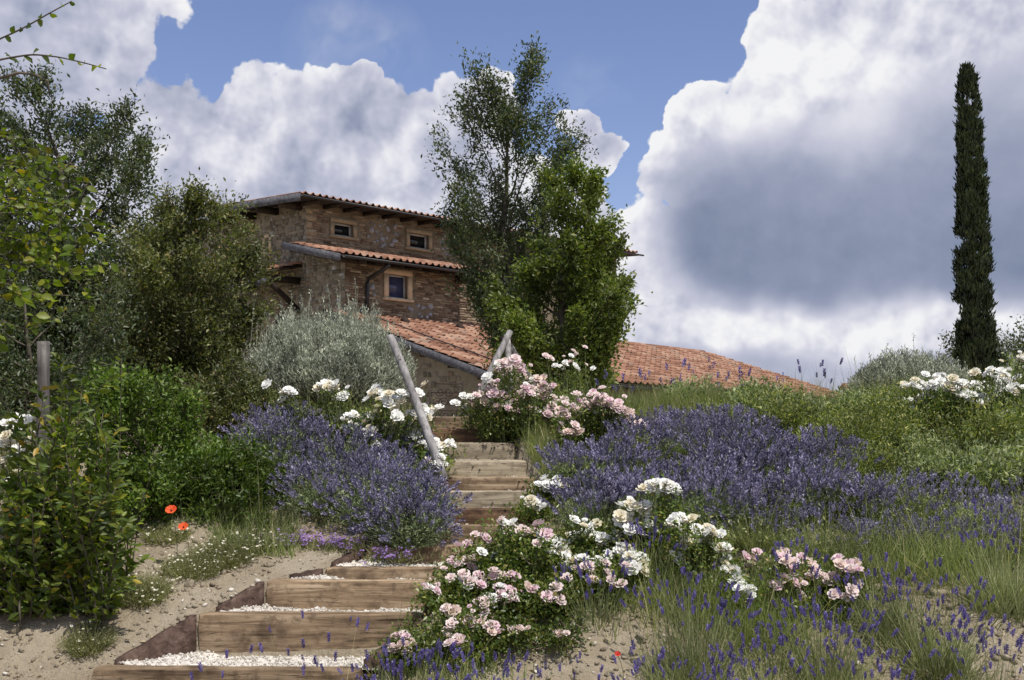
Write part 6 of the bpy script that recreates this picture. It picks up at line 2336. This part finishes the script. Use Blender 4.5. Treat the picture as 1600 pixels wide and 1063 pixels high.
# ------------------------------------------------------------------ grass filling the banks
mb = MB()
for (pxr, dr, n, hh) in [((860, 2200), (7.3, 11.2), 38000, 0.16), ((860, 2100), (9.4, 10.3), 13000, 0.22), ((-100, 700), (7.6, 11.0), 12000, 0.16), ((330, 460), (7.2, 7.8), 1500, 0.14)]:
    d = RNG.uniform(*dr, n)
    px = RNG.uniform(*pxr, n)
    x = (px - HX) / F_PX * d
    keep = ~in_stairs(x, d)
    x, d = x[keep], d[keep]
    z = ground_z(x, d, raw=True)
    base = np.stack([x, d, z - .005], -1)
    m_ = len(x)
    V, F, _, _ = blades_vf(base, RNG.normal(0, .3, (m_, 3)) + [0, 0, 1], hh * RNG.gamma(4, .25, m_), RNG.uniform(0.003, 0.007, m_), RNG.uniform(0, .35, m_))
    mb.add(V, F)
for (pxa, da, n, hh, sg) in [(1110, 6.55, 3600, 0.17, 62), (1010, 6.7, 1500, 0.15, 60), (1190, 6.3, 1700, 0.18, 50), (1330, 6.5, 1500, 0.17, 70), (700, 6.0, 900, 0.16, 60), (1430, 6.95, 2600, 0.26, 120)]:
    d = da + RNG.normal(0, 0.16, n)
    x = ((pxa - HX) / F_PX * da) + RNG.normal(0, sg / F_PX * da, n)
    k = ~in_stairs(x, d)
    x, d = x[k], d[k]
    m_ = len(x)
    base = np.stack([x, d, ground_z(x, d, raw=True) - .005], -1)
    V, F, _, _ = blades_vf(base, RNG.normal(0, .28, (m_, 3)) + [0, 0, 1], hh * RNG.gamma(4, .25, m_), RNG.uniform(0.003, 0.006, m_), RNG.uniform(0, .4, m_))
    mb.add(V, F)
for (pxa, da, n, hh, sg) in [(850, 8.9, 1500, 0.13, 12), (868, 8.5, 900, 0.12, 12), (835, 9.3, 900, 0.13, 10)]:
    d = da + RNG.normal(0, 0.2, n)
    x = ((pxa - HX) / F_PX * da) + RNG.normal(0, sg / F_PX * da, n)
    k = ~in_stairs(x, d)
    x, d = x[k], d[k]
    m_ = len(x)
    base = np.stack([x, d, ground_z(x, d, raw=True) - .005], -1)
    V, F, _, _ = blades_vf(base, RNG.normal(0, .3, (m_, 3)) + [0, 0, 1], hh * RNG.gamma(4, .25, m_), RNG.uniform(0.003, 0.006, m_), RNG.uniform(0, .4, m_))
    mb.add(V, F)
mb.obj("grass", M["grass"], kind="stuff", label="green grass growing between the plants on both banks", cat="grass")
mb = MB()
n = 3400
d = RNG.uniform(5.5, 7.2, n)
px = RNG.uniform(760, 1650, n)
x = (px - HX) / F_PX * d
z = ground_z(x, d, raw=True)
nz = vnoise(np.stack([x, d, z], -1), 2.2, 9)
k = (nz > 0.48) & ~in_stairs(x, d)
base = np.stack([x, d, z - .004], -1)[k]
m_ = len(base)
V, F, _, _ = blades_vf(base, RNG.normal(0, .5, (m_, 3)) + [0, 0, 1], RNG.uniform(0.06, 0.24, m_), RNG.uniform(0.002, 0.004, m_), RNG.uniform(0, .4, m_))
dg = MB().add(V, F)
n = 2600
d = RNG.uniform(8.4, 10.9, n)
px = np.where(RNG.uniform(size=n) < 0.82, RNG.uniform(1000, 1680, n), RNG.normal(858, 16, n))
d = np.where(px < 950, RNG.uniform(8.4, 9.3, n), d)
x = (px - HX) / F_PX * d
k = ~in_stairs(x, d)
base = np.stack([x, d, ground_z(x, d, raw=True)], -1)[k]
m_ = len(base)
hh = np.where(px[k] < 950, 0.16, 0.42)
V, F, _, _ = blades_vf(base, RNG.normal(0, .22, (m_, 3)) + [0, 0, 1], hh * RNG.uniform(0.6, 1.3, m_), RNG.uniform(0.002, 0.0042, m_), RNG.uniform(0, .35, m_))
dg.add(V, F)
V, F = dg.data()
mk("dry_grass", V, F, M["dry_grass"], kind="stuff", label="thin dry grass stalks on the sand and between the plants of the right bank", cat="grass")
# fallen leaves
n = 1500
x = RNG.uniform(-3.2, 1.5, n)
y = RNG.uniform(5.3, 7.6, n)
k = ~in_stairs(x, y)
x, y = x[k], y[k]
p0 = np.stack([x, y, ground_z(x, y) + 0.006], -1)
s = RNG.gamma(3, 0.007, len(x)) + 0.004
V, F = scatter(LEAF_V, LEAF_F, p0, frames(RNG.normal(size=(len(x), 3)) * [1, 1, .15], np.tile([0, 0, 1.0], (len(x), 1)) + RNG.normal(0, .3, (len(x), 3))), np.stack([s * .5, s, s], -1))
mk("fallen_leaves", V, F, M["seed_tan"], kind="stuff", label="dry fallen leaves scattered on the sand at the lower left", cat="leaves")
